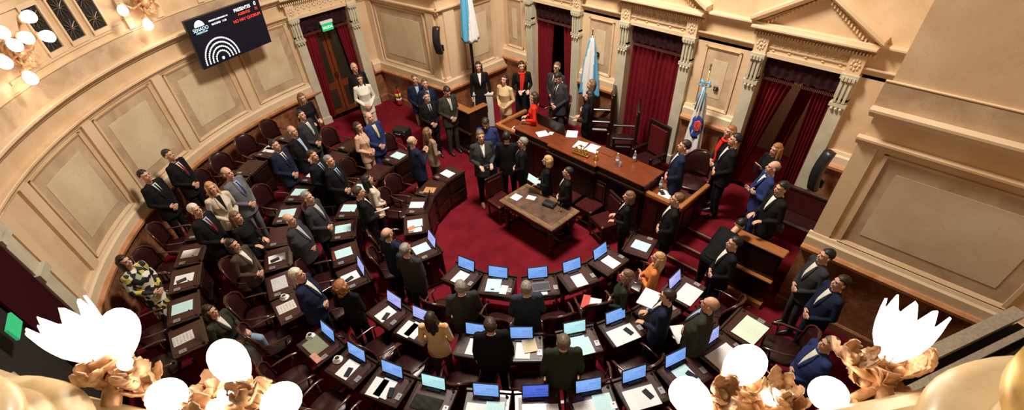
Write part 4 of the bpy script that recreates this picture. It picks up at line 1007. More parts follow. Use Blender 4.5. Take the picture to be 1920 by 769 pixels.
# clerk boxes beside the presidium
def clerk_box(s, lab):
    root = tag(empty('clerk_booth', (s*4.0, 1.5, 0)), lab, 'booth', 'clerk booths either side of the presidium'); iv = Matrix.Translation((-s*4.0, -1.5, 0))
    def q(mb, n, m_): o = mb.build(n, m_, root); o.matrix_parent_inverse = iv; return o
    x0, x1 = (3.62, 4.44) if s > 0 else (-4.2, -3.35)
    mb = MB(); bxs(mb, x0, x1, 1.44, 1.66, 1.16, 1.20, .012); xi = x0 if s > 0 else x1-.14
    if s < 0: bxs(mb, x1-.18, x1, 1.66, 2.1, 1.16, 1.20, .012)
    q(mb, 'counter_top', WOODO)
    mb = MB(); bxs(mb, x0+.02, x1-.02, 1.47, 1.52, 0, 1.17)
    if s < 0: bxs(mb, x1-.07, x1-.02, 1.5, 2.08, 0, 1.17)
    q(mb, 'front_panel', WOOD)
    mb = MB(); bxs(mb, x0+.06, x1-.06, 1.455, 1.475, .75, 1.08); bxs(mb, x0+.06, x1-.06, 1.455, 1.475, .16, .52); q(mb, 'moulded_panel', WOOD)
    mb = MB(); bxs(mb, x0, x1, 1.40, 1.50, .60, .64, .01); bxs(mb, x0, x1, 1.38, 1.5, 0, .1); q(mb, 'moulding_strip', WOODO if s > 0 else WOODM)
clerk_box(1, 'dark wooden booth with a warm wood rail in front of the tripod camera at right')
clerk_box(-1, 'dark wooden booth with an angled counter beneath the tall flag pole at left')
mb = MB(); bxs(mb, -.18, .18, 0, .05, 0, .03)
r_ = tag(empty('bench', (4.0, 2.95, .45)), 'burgundy upholstered bench behind the camera operator by the right pier', 'bench')
mb = MB(); mb.box((0, 0, .42), (.9, .40, .10), bev=.03); mb.build('seat', LEATHER, r_); mb = MB(); mb.box((0, .20, .68), (.9, .07, .44), bev=.02); mb.build('backrest', LEATHR, r_); mb = MB(); mb.box((0, .20, .92), (.94, .09, .04)); mb.build('top_rail', WOODM, r_)
for q_ in (-.4, .4): mb = MB(); mb.box((q_, 0, .18), (.06, .36, .36)); mb.build('leg', WOODM, r_)
# items on the presidium
def mon(x, y, z, rz, lab, s=1.0):
    r = put('screen', (x, y, z), rz, lab, 'monitor', 'monitors seen from behind', s); setdisp(r, BLACK if 0 else SD)
mon(-1.25, 1.98, 1.35, PI, 'black monitor back beside the woman in red on the presidium desk', 1.25); mon(-.82, 1.95, 1.35, PI, 'black monitor back left of the two white sheets on the presidium desk', 1.25)
for i, (x, y, z, a, l) in enumerate(((-.10, 1.83, 1.35, .25, 'left of two white sheets on the raised presidium desktop'), (.20, 1.90, 1.35, .15, 'larger right one of two white sheets on the raised presidium desktop'), (-1.05, 1.66, 1.35, 1.1, 'crumpled white sheet left of the monitors on the presidium desk'), (-.92, 1.80, 1.35, .4, 'small white slip tucked under the presidium monitors'), (-.55, 2.08, 1.35, .6, 'white sheet held open behind the presidium monitors'), (-1.95, 1.70, 1.12, .3, 'black and white papers beside the woman in red'), (2.05, 1.76, 1.12, .25, 'white sheet on the right wing of the presidium desk'))):
    flatthing('paper_sheet', (x, y, z+.002), a, (.30 if i == 1 else .24, .24 if i > 1 and i < 4 else .30, .004) if i != 3 else (.1, .12, .004), WHITE, l, 'paper', 'papers on the presidium desk')
flatthing('phone', (1.98, 1.78, 1.128), .9, (.08, .15, .012), BLACK, 'black phone on the white sheet on the right presidium wing', 'phone')
flatthing('folder', (-1.88, 1.86, 1.125), .9, (.2, .16, .012), BLACK, 'black folder beside the woman in red on the left presidium wing', 'folder')
flatthing('desk_pad', (.48, 1.98, 1.352), .05, (.42, .22, .006), WOODR, 'reddish blotter pad right of the white sheets on the presidium desk', 'desk pad')
r_ = tag(empty('inkstand', (.14, 1.56, 1.355), .1), 'ornate gilded inkstand at the front edge of the presidium desk', 'inkstand')
mb = MB(); mb.box((0, 0, .02), (.40, .14, .04), bev=.015); mb.build('tray', BRASS, r_)
for x in (-.12, .12): mb = smoothmb(); mb.lathe([(.03, .04), (.045, .06), (.04, .09), (.02, .1), (.028, .12), (.004, .15)], (x, 0, 0), 12); mb.build('inkwell', BRASS, r_)
mb = smoothmb(); mb.lathe([(.03, .04), (.012, .07), (.012, .16), (.03, .18), (.005, .22)], n=12); mb.tube([(-.07, 0, .17), (0, 0, .2), (.07, 0, .17)], .01, 6); mb.build('finial', BRASS, r_)
r_ = tag(empty('bell', (.50, 1.60, 1.355)), 'small shiny brass bell beside the gilded inkstand', 'bell')
mb = smoothmb(); mb.lathe([(.055, 0), (.052, .012), (.038, .04), (.030, .075), (.01, .09)], n=16); mb.build('bell_body', BRASS, r_); mb = smoothmb(); mb.lathe([(.008, .09), (.012, .12), (.006, .15), (.012, .165), (.002, .175)], n=10); mb.build('handle', BRASS, r_)
for i, ((x, y), z, l) in enumerate((((.92, 1.74), 1.352, 'water bottle next to a glass on the right of the raised presidium desk'), ((1.12, 2.03), 1.352, 'water bottle standing at the rear edge near the high-backed chair'), ((1.86, 1.90), 1.122, 'water bottle between the raised desk and the white sheet on the right wing'), ((-1.55, 2.0), 1.352, 'water bottle in front of the woman in red'))): put('bottle', (x, y, z), 0, l, 'water bottle', 'water bottles on the presidium desk')
mb = smoothmb(); mb.lathe([(.028, 0), (.032, .10), (.029, .10), (.026, .008)], n=14); g_ = mb.build('drinking_glass', GLASSM); g_.location = (1.02, 1.70, 1.352); tag(g_, 'drinking glass beside the right presidium water bottle', 'glass')
# presidium chairs
put('throne', (.86, 2.98, .45), R(168), 'empty high-backed burgundy chair with dark frame right of centre before the curtain', 'chair', 'high-backed chairs of the presidium', .88)
put('throne', (.02, 3.22, .45), R(124), 'high-backed chair turned edge-on before the left edge of the closed curtain', 'chair', 'high-backed chairs of the presidium', .98)
put('throne', (-.86, 3.50, .45), R(124), 'high-backed chair behind the two women in black at the presidium', 'chair', 'high-backed chairs of the presidium')
put('armchair', (-1.80, 2.98, .45), R(150), 'round-backed chair behind the woman in red at the presidium', 'chair', 'armchairs at the presidium', 1.05)
put('armchair', (2.10, 2.75, .45), R(200), 'round-backed dark chair behind the man at the right presidium wing', 'chair', 'armchairs at the presidium', 1.05)
# ------------------------------------------------------------------ centre table and side chairs
tb = tag(empty('writing_table', (.165, .25, 0)), 'old carved wooden stenographers table on the open carpet', 'table')
mb = MB(); mb.box((0, 0, .755), (1.48, .84, .05), bev=.015); mb.build('tabletop', TABLEW, tb)
mb = MB(); mb.box((0, 0, .782), (1.26, .62, .006)); mb.build('inset_panel', mat('worn_table_leather', (.10, .055, .035), .4, var=.5, scale=5), tb)
mb = MB(); mb.box((0, 0, .66), (1.32, .70, .14)); mb.box((0, 0, .715), (1.40, .76, .03)); mb.build('apron', WOOD, tb)
for (x, y) in ((-.62, -.31), (.62, -.31), (-.62, .31), (.62, .31)):
    mb = smoothmb(); mb.lathe([(.04, 0), (.055, .03), (.03, .06), (.055, .12), (.06, .16), (.03, .2), (.05, .25), (.065, .32), (.035, .38), (.06, .44), (.06, .52), (.045, .55), (.06, .6)], (x, y, 0), 14); mb.build('leg', WOOD, tb)
mb = MB(); mb.box((-.62, 0, .14), (.05, .62, .05)); mb.box((.62, 0, .14), (.05, .62, .05)); mb.box((0, 0, .14), (1.2, .06, .05)); mb.build('stretcher', WOOD, tb)
p_ = at(968, 370, .785); flatthing('paper_sheet', (p_.x, p_.y, .786), .1, (.19, .19, .004), PLAINW, 'left one of two white sheets on the stenographers table', 'paper', 'papers on the centre table')
p_ = at(996, 371, .785); flatthing('paper_sheet', (p_.x, p_.y, .786), .35, (.19, .13, .004), PLAINW, 'right one of two white sheets on the stenographers table', 'paper', 'papers on the centre table')
p_ = at(1030, 385, .785); r_ = tag(empty('steno_machine', (p_.x, p_.y, .786), .2), 'dark stenography machine before the seated-height man at the table', 'stenography machine'); mb = MB(); mb.box((0, 0, .03), (.26, .18, .06), bev=.01); mb.build('body_case', BLACK, r_); mb = MB(); mb.box((0, -.05, .062), (.2, .06, .01)); mb.build('keyboard', mat('dark_keys', (.03, .03, .03), .4), r_)
p_ = at(1049, 398, .785); r_ = tag(empty('desk_microphone', (p_.x, p_.y, .786)), 'small brass-based microphone at the right of the stenographers table', 'microphone'); mb = smoothmb(); mb.lathe([(.04, 0), (.04, .012), (.008, .02), (.006, .06)], n=12); mb.build('base', BRASS, r_); mb = smoothmb(); mb.tube([(0, 0, .06), (0, .02, .13), (0, .07, .17)], .005, 6); mb.ball((0, .075, .172), .013, 8, 6); mb.build('gooseneck', BLACK, r_)
put('side_chair', (-.86, .15, 0), R(-95), 'red leather side chair at the left end of the stenographers table', 'chair', 'red leather side chairs')
put('side_chair', (1.22, 1.10, 0), R(160), 'empty red leather side chair right of the stenographers table', 'chair', 'red leather side chairs')
put('side_chair', (.66, 1.28, 0), R(178), 'red leather chair behind the dark-haired man at the stenographers table', 'chair', 'red leather side chairs')
put('side_chair', (.12, 1.26, 0), R(182), 'red leather chair between the blonde woman and the dark-haired man at the table', 'chair', 'red leather side chairs')
# ------------------------------------------------------------------ people
S_ = 'small'
person(273, 330, .48, 1.76, 'm', 'clasp', -12, 'short', 'black', 'black', 'white', 'black', 'black', 'man in black suit standing leftmost against the curved marble wall')
person(318, 291, .48, 1.76, 'm', 'clasp', -8, 'short', 'dbrown', 'black', 'white', 'darkred', 'black', 'man in dark suit and dark red tie by the wall, above the leftmost one')
person(428, 325, .48, 1.74, 'm', 'clasp', -15, 'bald', 'gbrown', 'grey', 'lblue', 'blue', 'grey', 'balding man in mid-grey suit and blue tie behind the blonde woman in white')
person(397, 353, .48, 1.68, 'w', 'clasp', -40, 'long', 'blond', 'cream', 'black', None, 'black', 'blonde woman in a white jacket beside the man in mid-grey')
person(368, 394, .48, 1.74, 'm', 'clasp', -10, 'short', 'white', 'black', 'lblue', 'darkred', 'black', 'white-haired man in black suit and dark red tie in the left rows')
person(451, 409, .30, 1.66, 'w', 'hold', -15, 'long', 'lbrown', 'black', None, None, 'black', 'woman in black with long light-brown hair holding a white handkerchief', opens=False)
person(443, 460, .30, 1.64, 'w', 'clasp', -8, 'bob', 'dbrown', 'brown', 'white', None, 'black', 'woman with dark bobbed hair in an olive-brown jacket')
person(534, 415, .12, 1.72, 'm', 'clasp', -5, 'bald', 'grey', 'dgrey', 'lgrey', None, 'black', 'heavy bald man in charcoal with crossed hands in the middle rows', fat=1.25)
person(521, 275, .30, 1.76, 'm', 'clasp', -18, 'short', 'dbrown', 'navy', 'white', 'black', 'navy', 'brown-haired man in dark blue suit by the long cyan sheets')
person(553, 249, .30, 1.76, 'm', 'clasp', -22, 'bald', 'grey', 'black', 'lblue', 'lblue', 'black', 'bald man in navy with pale blue shirt above the dark blue suit', fat=1.12)
person(566, 184, .48, 1.66, 'w', 'hold', -35, 'long', 'lbrown', 'black', None, None, 'black', 'woman with long light-brown hair in black left of the double door', opens=False)
person(566, 216, .30, 1.76, 'm', 'clasp', -22, 'short', 'dbrown', 'dgrey', 'white', 'lgrey', 'dgrey', 'man in grey suit and pale tie in front of the long-haired woman near the door')
person(588, 292, .12, 1.78, 'm', 'clasp', -15, 'short', 'brown', 'black', 'lblue', 'black', 'black', 'brown-haired man in black suit left of the grey-haired man in the second row')
person(624, 304, .12, 1.76, 'm', 'clasp', -20, 'short', 'grey', 'black', 'lblue', 'navy', 'black', 'grey-haired man in black suit by the second row, left of the white jacket')
person(673, 238, .12, 1.66, 'w', 'clasp', -22, 'long', 'brown', 'pink', 'pink', None, 'pink', 'long-haired woman in a pale pink jacket')
person(698, 221, .12, 1.76, 'm', 'clasp', -40, 'bald', 'gbrown', 'blue', 'white', 'yellow', 'blue', 'bald man in blue suit with a yellow tie')
person(773, 265, 0, 1.74, 'm', 'phone', 35, 'bald', 'grey', 'navy', None, None, 'black', 'bald man in navy seen from behind holding up a phone', opens=False, fat=1.12)
person(803, 247, 0, 1.64, 'w', 'clasp', 40, 'long', 'lbrown', 'taupe', None, None, 'brown', 'woman in a taupe coat beside the bald man holding a phone', opens=False)
person(675, 149, .45, 1.66, 'w', 'clasp', -70, 'long', 'black', 'white', None, None, 'cream', 'dark-haired woman all in white by the wooden double door', opens=False)
person(665, 127, .45, 1.76, 'm', 'sides', -50, 'bald', 'grey', 'black', None, None, 'black', 'bald man in black in the shadow behind the woman in white', opens=False)
person(778, 149, .02, 1.76, 'm', 'clasp', -75, 'thin', 'gbrown', 'navy', 'lblue', None, 'khaki', 'man in navy blazer and khaki trousers by the left pier')
person(797, 157, .02, 1.74, 'm', 'sides', -65, 'short', 'gbrown', 'navy', 'lblue', None, 'navy', 'man with open pale blue shirt behind the bearded man in black')
person(800, 182, 0, 1.74, 'm', 'clasp', -60, 'short', 'black', 'black', 'lgrey', 'black', 'black', 'bearded man in black suit in the group by the left pier')
person(836, 169, 0, 1.82, 'm', 'down', -55, 'short', 'dbrown', 'olive', 'white', 'lgrey', 'olive', 'tall man in an olive-grey suit looking down near the flag pole')
person(897, 125, .45, 1.68, 'w', 'sides', -85, 'long', 'dbrown', 'black', 'white', None, 'skirt_black', 'long-haired woman in black jacket and white top under the flag pole')
person(945, 150, .45, 1.64, 'w', 'clasp', -125, 'bob', 'dbrown', 'beige', None, None, 'beige', 'woman in a beige coat and trousers with dark hair', opens=False)
person(978, 124, .45, 1.70, 'w', 'hold', -85, 'pony', 'dbrown', 'black', None, None, 'skirt_black', 'woman in black with a red neck scarf holding papers', extra='redscarf', opens=False)
person(1001, 182, .45, 1.60, 'w', 'hold', 175, 'bob', 'dbrown', 'red', None, None, 'black', 'dark-haired woman in a bright red jacket at the presidium', opens=False)
person(1043, 127, .45, 1.74, 'm', 'clasp', -125, 'short', 'lbrown', 'dgrey', 'white', 'black', 'dgrey', 'man in sunglasses standing in the left curtained doorway', extra='sunglasses')
person(1049, 143, .45, 1.76, 'm', 'down', -140, 'short', 'black', 'dgrey', 'white', 'black', 'dgrey', 'dark-haired man in grey suit looking down before the left curtained doorway')
person(1107, 158, .45, 1.66, 'w', 'clasp', 170, 'bob', 'lbrown', 'black', None, None, 'black', 'fair-haired woman in black nearest the upright Argentine flag', opens=False)
person(1104, 180, .45, 1.70, 'w', 'hold', 160, 'long', 'black', 'black', None, None, 'black', 'woman with long black hair standing at the middle of the presidium', opens=False)
ph_, pm_, prz = person(901, 255, 0, 1.84, 'm', 'hold', -75, 'thin', 'gbrown', 'dgrey', 'white', None, 'black', 'photographer in dark blazer and white shirt holding a camera on the carpet', extra='tanshoes')
person(911, 228, 0, 1.78, 'm', 'down', -100, 'short', 'dbrown', 'blue', None, None, 'navy', 'man in blue suit looking down behind the photographer', opens=False)
person(950, 255, 0, 1.76, 'm', 'sides', 80, 'short', 'black', 'black', 'white', None, 'black', 'black-haired man in black seen from behind, right of the photographer')
person(978, 267, 0, 1.72, 'm', 'clasp', 172, 'thin', 'grey', 'black', 'white', None, 'black', 'grey-haired man with glasses in black beside the blonde woman', extra='glasses')
wb, wm, wrz = person(1026, 301, 0, 1.62, 'w', 'hold', 172, 'bob', 'blond', 'black', None, None, 'black', 'blonde woman in black holding a cyan folder behind the table', opens=False)
person(1063, 323, 0, 1.60, 'm', 'clasp', 175, 'short', 'black', 'black', 'white', None, 'black', 'young dark-haired man in black suit behind the stenographers table')
person(1183, 372, 0, 1.62, 'w', 'hold', 165, 'bob', 'lbrown', 'black', 'white', None, 'black', 'brown-haired woman in black right of the empty red leather chair')
person(1259, 375, 0, 1.78, 'm', 'clasp', 170, 'short', 'lbrown', 'black', 'white', None, 'black', 'man in black suit before the right wing of the presidium desk')
person(1281, 274, .45, 1.74, 'm', 'clasp', 168, 'short', 'dbrown', 'navy', 'white', None, 'navy', 'bearded man in navy suit behind the right wing of the presidium desk')
person(1367, 247, .45, 1.70, 'w', 'clasp', -170, 'bob', 'copper', 'black', None, None, 'black', 'auburn-haired woman with a long bright red scarf', extra='redscarf', opens=False)
person(1376, 262, .45, 1.78, 'm', 'clasp', 172, 'short', 'black', 'black', 'white', None, 'black', 'black-haired man in black suit in front of the woman with the red scarf')
person(1447, 314, .45, 1.74, 'm', 'crossed', 172, 'bald', 'gbrown', 'blue', 'white', None, 'blue', 'bald man in checked blue suit with crossed arms by the pedimented door')
pq_, qm_, qrz = person(1455, 280, .45, 1.66, 'w', 'phone', -165, 'long', 'copper', 'black', None, None, 'black', 'red-brown haired woman raising a phone in the pedimented doorway', opens=False)
person(1465, 353, .45, 1.74, 'm', 'hold', -172, 'short', 'black', 'black', 'white', None, 'black', 'camera operator in black suit standing behind the right booth')
person(1386, 422, 0, 1.76, 'm', 'bend', 30, 'short', 'black', 'black', None, None, 'black', 'man in black bending over the rail of the right booth', opens=False)
person(1374, 456, 0, 1.74, 'm', 'clasp', 178, 'short', 'black', 'black', 'white', None, 'black', 'dark-haired man in black suit before the right booth, below the bending man')
person(1546, 480, 0, 1.78, 'm', 'clasp', 178, 'short', 'black', 'dgrey', 'white', None, 'dgrey', 'man in charcoal suit standing in front of the right marble pier')
person(1573, 530, 0, 1.78, 'm', 'clasp', 178, 'short', 'dbrown', 'navy', 'white', None, 'navy', 'man in navy suit beside the man in charcoal by the right pier')
person(1550, 645, .02, 1.74, 'm', 'clasp', 178, 'short', 'gbrown', 'blue', 'white', None, 'navy', 'greying man in bright navy suit nearest the lower right lamp', fat=1.1)
person(1233, 488, .0, 1.64, 'w', 'crossed', 160, 'long', 'blond', 'orange', None, None, 'skirt_black', 'blonde woman in an orange jumper with folded arms', opens=False)
person(1173, 525, .0, 1.64, 'w', 'clasp', 168, 'long', 'lbrown', 'green', None, None, 'black', 'woman with highlighted long hair in black left of the orange jumper', opens=False)
person(1247, 552, .12, 1.74, 'm', 'hold', 155, 'short', 'dbrown', 'navy', 'white', None, 'navy', 'man in navy suit turned away, holding a white sheet, below the orange jumper')
person(1342, 572, .30, 1.72, 'm', 'clasp', 150, 'bald', 'lgrey' if 0 else 'grey', 'olive', 'lblue', None, 'dgrey', 'bald man with white beard in grey-olive jacket at the right rows', fat=1.2)
person(864, 539, .0, 1.76, 'm', 'clasp', 100, 'short', 'grey', 'dgrey', 'white', None, 'dgrey', 'grey-haired man in charcoal seen from behind, left one on the innermost row')
person(985, 545, .0, 1.76, 'm', 'clasp', 92, 'short', 'grey', 'bluegrey', 'white', None, 'bluegrey', 'grey-haired man in slate blue seen from behind, right one on the innermost row')
person(920, 595, .12, 1.78, 'm', 'sides', 92, 'thin', 'brown', 'black', 'white', None, 'black', 'broad balding man in black seen from behind in the second row', fat=1.15, skin=1)
person(808, 594, .12, 1.62, 'w', 'clasp', 85, 'long', 'dbrown', 'tanfloral', None, None, 'brown', 'dark-haired woman in a tan printed blouse seen from behind', opens=False)
person(1068, 646, .30, 1.76, 'm', 'sides', 88, 'thin', 'gbrown', 'green', 'green', None, 'black', 'man in dark green seen from behind before the bright cyan screen')
person(728, 437, .0, 1.74, 'm', 'clasp', 55, 'bald', 'gbrown', 'navy', 'white', None, 'black', 'bald man in navy, left one of the two by the inner aisle', fat=1.08)
person(762, 466, .0, 1.74, 'm', 'clasp', 62, 'thin', 'grey', 'dgrey', 'white', None, 'dgrey', 'balding man in brown-grey suit, right one of the two by the inner aisle', fat=1.08)
hb, hm_, hrz = person(669, 361, .0, 1.76, 'm', 'hold', 25, 'short', 'brown', 'black', 'white', None, 'black', 'brown-haired man in black holding a rolled paper')
person(691, 337, .0, 1.66, 'w', 'clasp', 30, 'long', 'black', 'cream', None, None, 'black', 'dark-haired woman in an ivory jacket in the innermost row', opens=False)
person(588, 367, .12, 1.78, 'm', 'clasp', -8, 'short', 'grey', 'dgrey', 'lgrey', None, 'black', 'grey-haired man in charcoal suit standing in the middle rows')
person(560, 515, .30, 1.74, 'm', 'clasp', 2, 'short', 'white', 'navy', 'white', None, 'navy', 'elderly white-haired man in a blue suit with hands at his belt', fat=1.12)
person(648, 533, .12, 1.64, 'w', 'clasp', 75, 'curly', 'copper', 'black', None, None, 'black', 'woman with curly golden hair in black', opens=False)
person(247, 484, .48, 1.64, 'w', 'clasp', -12, 'bob', 'black', 'floral', None, None, 'skirt_floral', 'woman in a black, white and yellow floral dress by the left wall', opens=False)
person(395, 584, .48, 1.66, 'w', 'seated', -12, 'bob', 'dbrown', 'olive', 'white', None, 'jeans', 'seated woman with olive scarf and pale blue jeans behind the lower left lamp')
# held things
def held(mb, name, m_, loc, rz, lab, cat, rx=0):
    o = mb.build(name, m_); o.location = loc; o.rotation_euler = (rx, 0, rz); return tag(o, lab, cat)
mb = MB(); mb.box((0, 0, 0), (.13, .07, .09), bev=.01); o = held(mb, 'photo_camera', BLACK, pm_+Vector((0, 0, .02)), prz, 'black photo camera in the hands of the photographer', 'camera'); mb = smoothmb(); mb.lathe([(.035, 0), (.035, .07), (.028, .072)], (0, 0, 0), 14, ax=Vector((0, 1, 0))); l_ = mb.build('lens', BLACK, o); l_.location = (0, .035, 0)
mb = MB(); mb.box((0, 0, 0), (.23, .30, .012)); held(mb, 'folder', CYAN, wm+Vector((0, 0, .03)), wrz, 'pale cyan folder held by the blonde woman at the table', 'folder', R(35))
mb = MB(); mb.box((0, 0, 0), (.075, .01, .15), bev=.004); held(mb, 'phone', BLACK, qm_, qrz, 'phone raised by the woman in the pedimented doorway', 'phone')
mb = smoothmb(); mb.tube([(-.02, -.13, 0), (.02, .15, .05)], .016, 8); held(mb, 'rolled_paper', PLAINW, hm_, hrz, 'rolled white paper in the hand of the brown-haired man in black', 'paper')
for (x, y, z, rz_, d, m_, l) in ((978, 168, 1.48, .3, (.22, .28, .01), PLAINW, 'white papers held out by the woman with the red neck scarf'), (1217, 560, 1.20, .2, (.26, .36, .012), PLAINW, 'large white sheet held by the man in navy below the orange jumper'), (1112, 572, .60, .5, (.24, .30, .012), WHITE, 'open white magazine beside the woman in black, left of the orange jumper'), (1098, 566, .62, .5, (.12, .30, .012), REDP, 'red cover of the magazine left of the orange jumper'), (1275, 628, .80, .9, (.2, .34, .02), PLAINW, 'white papers on the chair arm next to the bald man in olive grey')):
    p_ = at(x, y, z); flatthing('paper_sheet' if m_ is not REDP else 'magazine_cover', (p_.x, p_.y, z), rz_, d, m_, l, 'paper')
# ------------------------------------------------------------------ armchairs behind the desks
def clash(x, y):
    c = 0
    for (a, b, s) in PEOPLE: c += max(0, .52-math.hypot(a-x, b-y))*3
    for (a, b) in CH: c += max(0, .70-math.hypot(a-x, b-y))*2
    for (a, b) in DPOS: c += max(0, .52-math.hypot(a-x, b-y))*3
    return c
CH = []
for ri, (rn, RR, lv, CR) in enumerate(ROWS):
    for (a, code, desc) in DESKS[ri]:
        best = None
        for dr in (0, .05, -.04):
            for da in (0, .08, -.08, .16, -.16, .24, -.24):
                r = CR+dr; aa = a+math.degrees(da/r); x, y = r*math.cos(R(aa)), r*math.sin(R(aa)); c = clash(x, y)+abs(da)*.25+abs(dr-.0)*.2
                if best is None or c < best[0]: best = (c, x, y, aa)
        c, x, y, aa = best
        if ri < 3 and math.hypot(x, y) > (2.95, 4.15, 5.5)[ri]+9: continue
        rr = math.hypot(x, y); lv2 = lv
        if c > .80 or min(math.hypot(p_[0]-x, p_[1]-y) for p_ in PEOPLE) < .34: continue
        CH.append((x, y)); put('armchair', (x, y, lv2), R(aa+90+rnd.uniform(-14, 14)), lab('burgundy armchair behind the desk', desc), 'chair', 'burgundy armchairs in the rows', 1.0)
# ------------------------------------------------------------------ flags
def drape(name, x, y, z0, z1, r0, r1, cols, rz=0, seed=1, folds=7, squash=.6):
    mb = smoothmb(); n = 70; m = 22; rr = random.Random(seed); ph = [rr.uniform(0, 6) for _ in range(4)]; vs = []; fs = []
    for j in range(m+1):
        v = j/m; z = z1+(z0-z1)*v; rad = r0+(r1-r0)*(v**.75)
        for i in range(n):
            t = 2*PI*i/n; q = rad*(1+.20*math.sin(folds*t+ph[0]+v*1.2)+.10*math.sin(3*t+ph[1]-v*2)); vs.append((q*math.cos(t), q*math.sin(t)*squash, z+(.05*math.cos(t+ph[2])+.025*math.sin(folds*t))*v))
    for j in range(m):
        for i in range(n): fs.append((j*n+i, j*n+(i+1) % n, (j+1)*n+(i+1) % n, (j+1)*n+i))
    fs.append(tuple(range(n-1, -1, -1))); fs.append(tuple(m*n+i for i in range(n)))
    mb.add(vs, fs); k = 0
    for j in range(m):
        for i in range(n): mb.m[k] = cols(i/n, j/m); k += 1
    return mb
SKY = mat('sky_blue_silk', (.10, .38, .62), .55, var=.1); SILK = mat('white_silk', (.74, .74, .72), .55, var=.05)
def flag(x, y, zb, zt, c0, c1, r1, lab, cols, pole=BRASS, pr=.014, rz=0, mats=None, squash=.6):
    root = tag(empty('flag', (x, y, zb), rz), lab, 'flag', 'flags on poles')
    mb = smoothmb(); mb.lathe([(pr, 0), (pr, zt-zb-.12)], n=10); mb.build('pole', pole, root)
    mb = smoothmb(); mb.lathe([(.13, 0), (.13, .03), (.05, .06), (pr, .09)], n=16); mb.build('pole_base', WOOD, root)
    mb = smoothmb(); mb.lathe([(.02, zt-zb-.14), (.008, zt-zb-.1), (.02, zt-zb-.06), (.002, zt-zb)], n=8); mb.build('finial', BRASS, root)
    mb = drape('flag', 0, 0, c0-zb, c1-zb, .045, r1, cols, squash=squash, seed=int(abs(x)*10)); o = mb.build('flag_cloth', mats or [SKY, SILK], root); return root, o
band = lambda u, v: 0 if (u*6) % 2 < 1 else 1
flag(-3.86, 2.15, 1.20, 4.3, 2.62, 4.15, .19, 'pale blue and white flag on a tall dark pole at the left booth', lambda u, v: 1 if (u+.18*v+.1) % 1 < .40 else 0, WOOD, .04, R(40))
flag(-1.35, 3.62, .45, 2.98, 1.5, 2.78, .21, 'pale blue and white striped Argentine flag left of the closed curtain', lambda u, v: [0, 1, 1, 0, 0, 1, 1, 0][int(((u+.05*math.sin(v*3)) % 1)*8)], rz=R(30))
r_, fc = flag(1.56, 3.5, .45, 2.96, 1.10, 2.38, .19, 'white banner with a round emblem and pale blue bow right of the closed curtain', lambda u, v: 1, rz=R(0))
bw = smoothmb()
for s in (-1, 1):
    bw.tube([(0, -.05, 2.12), (s*.09, -.07, 2.18), (s*.12, -.08, 2.11), (s*.02, -.06, 2.07)], [.03, .045, .04, .02], 8, flat=.5); bw.tube([(s*.02, -.07, 2.06), (s*.05, -.10, 1.85), (s*.06, -.12, 1.62)], [.02, .032, .03], 8, flat=.4)
bw.build('ribbon_bow', SKY, r_)
bw = smoothmb(); bw.tube([(0, -.085, 2.07), (.0, -.115, 1.85), (.0, -.14, 1.60)], [.02, .022, .022], 8, flat=.5); bw.build('ribbon_tail', SILK, r_)
vv = (CAM-Vector((1.56, 3.5, 1.9))); az = math.atan2(vv.y, vv.x)
bvf = BVHTree.FromPolygons([v.co.copy() for v in fc.data.vertices], [tuple(p.vertices) for p in fc.data.polygons])
def fpatch(name, fn, m_, off):
    mb = smoothmb(); N_ = 18; dx = Vector((math.cos(az), math.sin(az), 0)); sx = Vector((-dx.y, dx.x, 0)); ctr = Vector((0, 0, 1.25)); ring = []; 
    pts = [ctr]
    for rr_ in (.4, .75, 1.0):
        for i in range(N_):
            t = 2*PI*i/N_; a, b = fn(t); pts.append(ctr+sx*a*rr_+Vector((0, 0, b*rr_)))
    out = []
    for q in pts:
        h = bvf.ray_cast(q+dx*1, -dx); out.append((h[0] if h[0] else q+dx*.1)+dx*off)
    fs = [(0, 1+i, 1+(i+1) % N_) for i in range(N_)]
    for k in range(2):
        for i in range(N_): fs.append((1+k*N_+i, 1+(k+1)*N_+i, 1+(k+1)*N_+(i+1) % N_, 1+k*N_+(i+1) % N_))
    K = len(out); o2 = [q-dx*.004 for q in out]; fs2 = [tuple(K+i for i in reversed(f)) for f in fs]; side = [(1+2*N_+i, K+1+2*N_+i, K+1+2*N_+(i+1) % N_, 1+2*N_+(i+1) % N_) for i in range(N_)]
    mb.add(out+o2, fs+fs2+side); return mb.build(name, m_, r_)
fpatch('emblem', lambda t: (.135*math.cos(t), .24*math.sin(t)), mat('emblem_blue', (.02, .06, .28), .6), .012)
fpatch('emblem_centre', lambda t: (.02+.075*math.cos(t)*(1+.3*math.sin(3*t)), .03+.12*math.sin(t)), mat('emblem_red', (.65, .06, .03), .6), .018)
# ------------------------------------------------------------------ wall screen
tl, tr, br, bl = [CAM+(Vector(q)-CAM)*.955 for q in ((-6.67, -2.98, 3.84), (-7.2, -1.19, 3.69), (-7.19, -1.26, 2.79), (-6.65, -3.01, 2.8))]
cen = (tl+tr+br+bl)/4; hx = ((tr-tl)+(br-bl))/2; hx.z = 0; Wd = hx.length; hx.normalize(); Hd = ((tl-bl).length+(tr-br).length)/2; nn = Vector((-hx.y, hx.x, 0)); nn = -nn if nn.dot(CAM-cen) < 0 else nn
til = R(6); up = (Vector((0, 0, 1))*math.cos(til)+nn*math.sin(til)).normalized(); nrm = hx.cross(up)*1; nrm = nrm if nrm.dot(nn) > 0 else -nrm
tv = tag(empty('wall_screen'), 'large two-part voting display hanging on the curved wall', 'display screen')
tv.matrix_world = Matrix(((hx.x, up.x, nrm.x, cen.x), (hx.y, up.y, nrm.y, cen.y), (hx.z, up.z, nrm.z, cen.z), (0, 0, 0, 1)))
mb = MB(); mb.box((0, 0, -.03), (Wd, Hd, .06)); mb.build('housing', BLACK, tv)
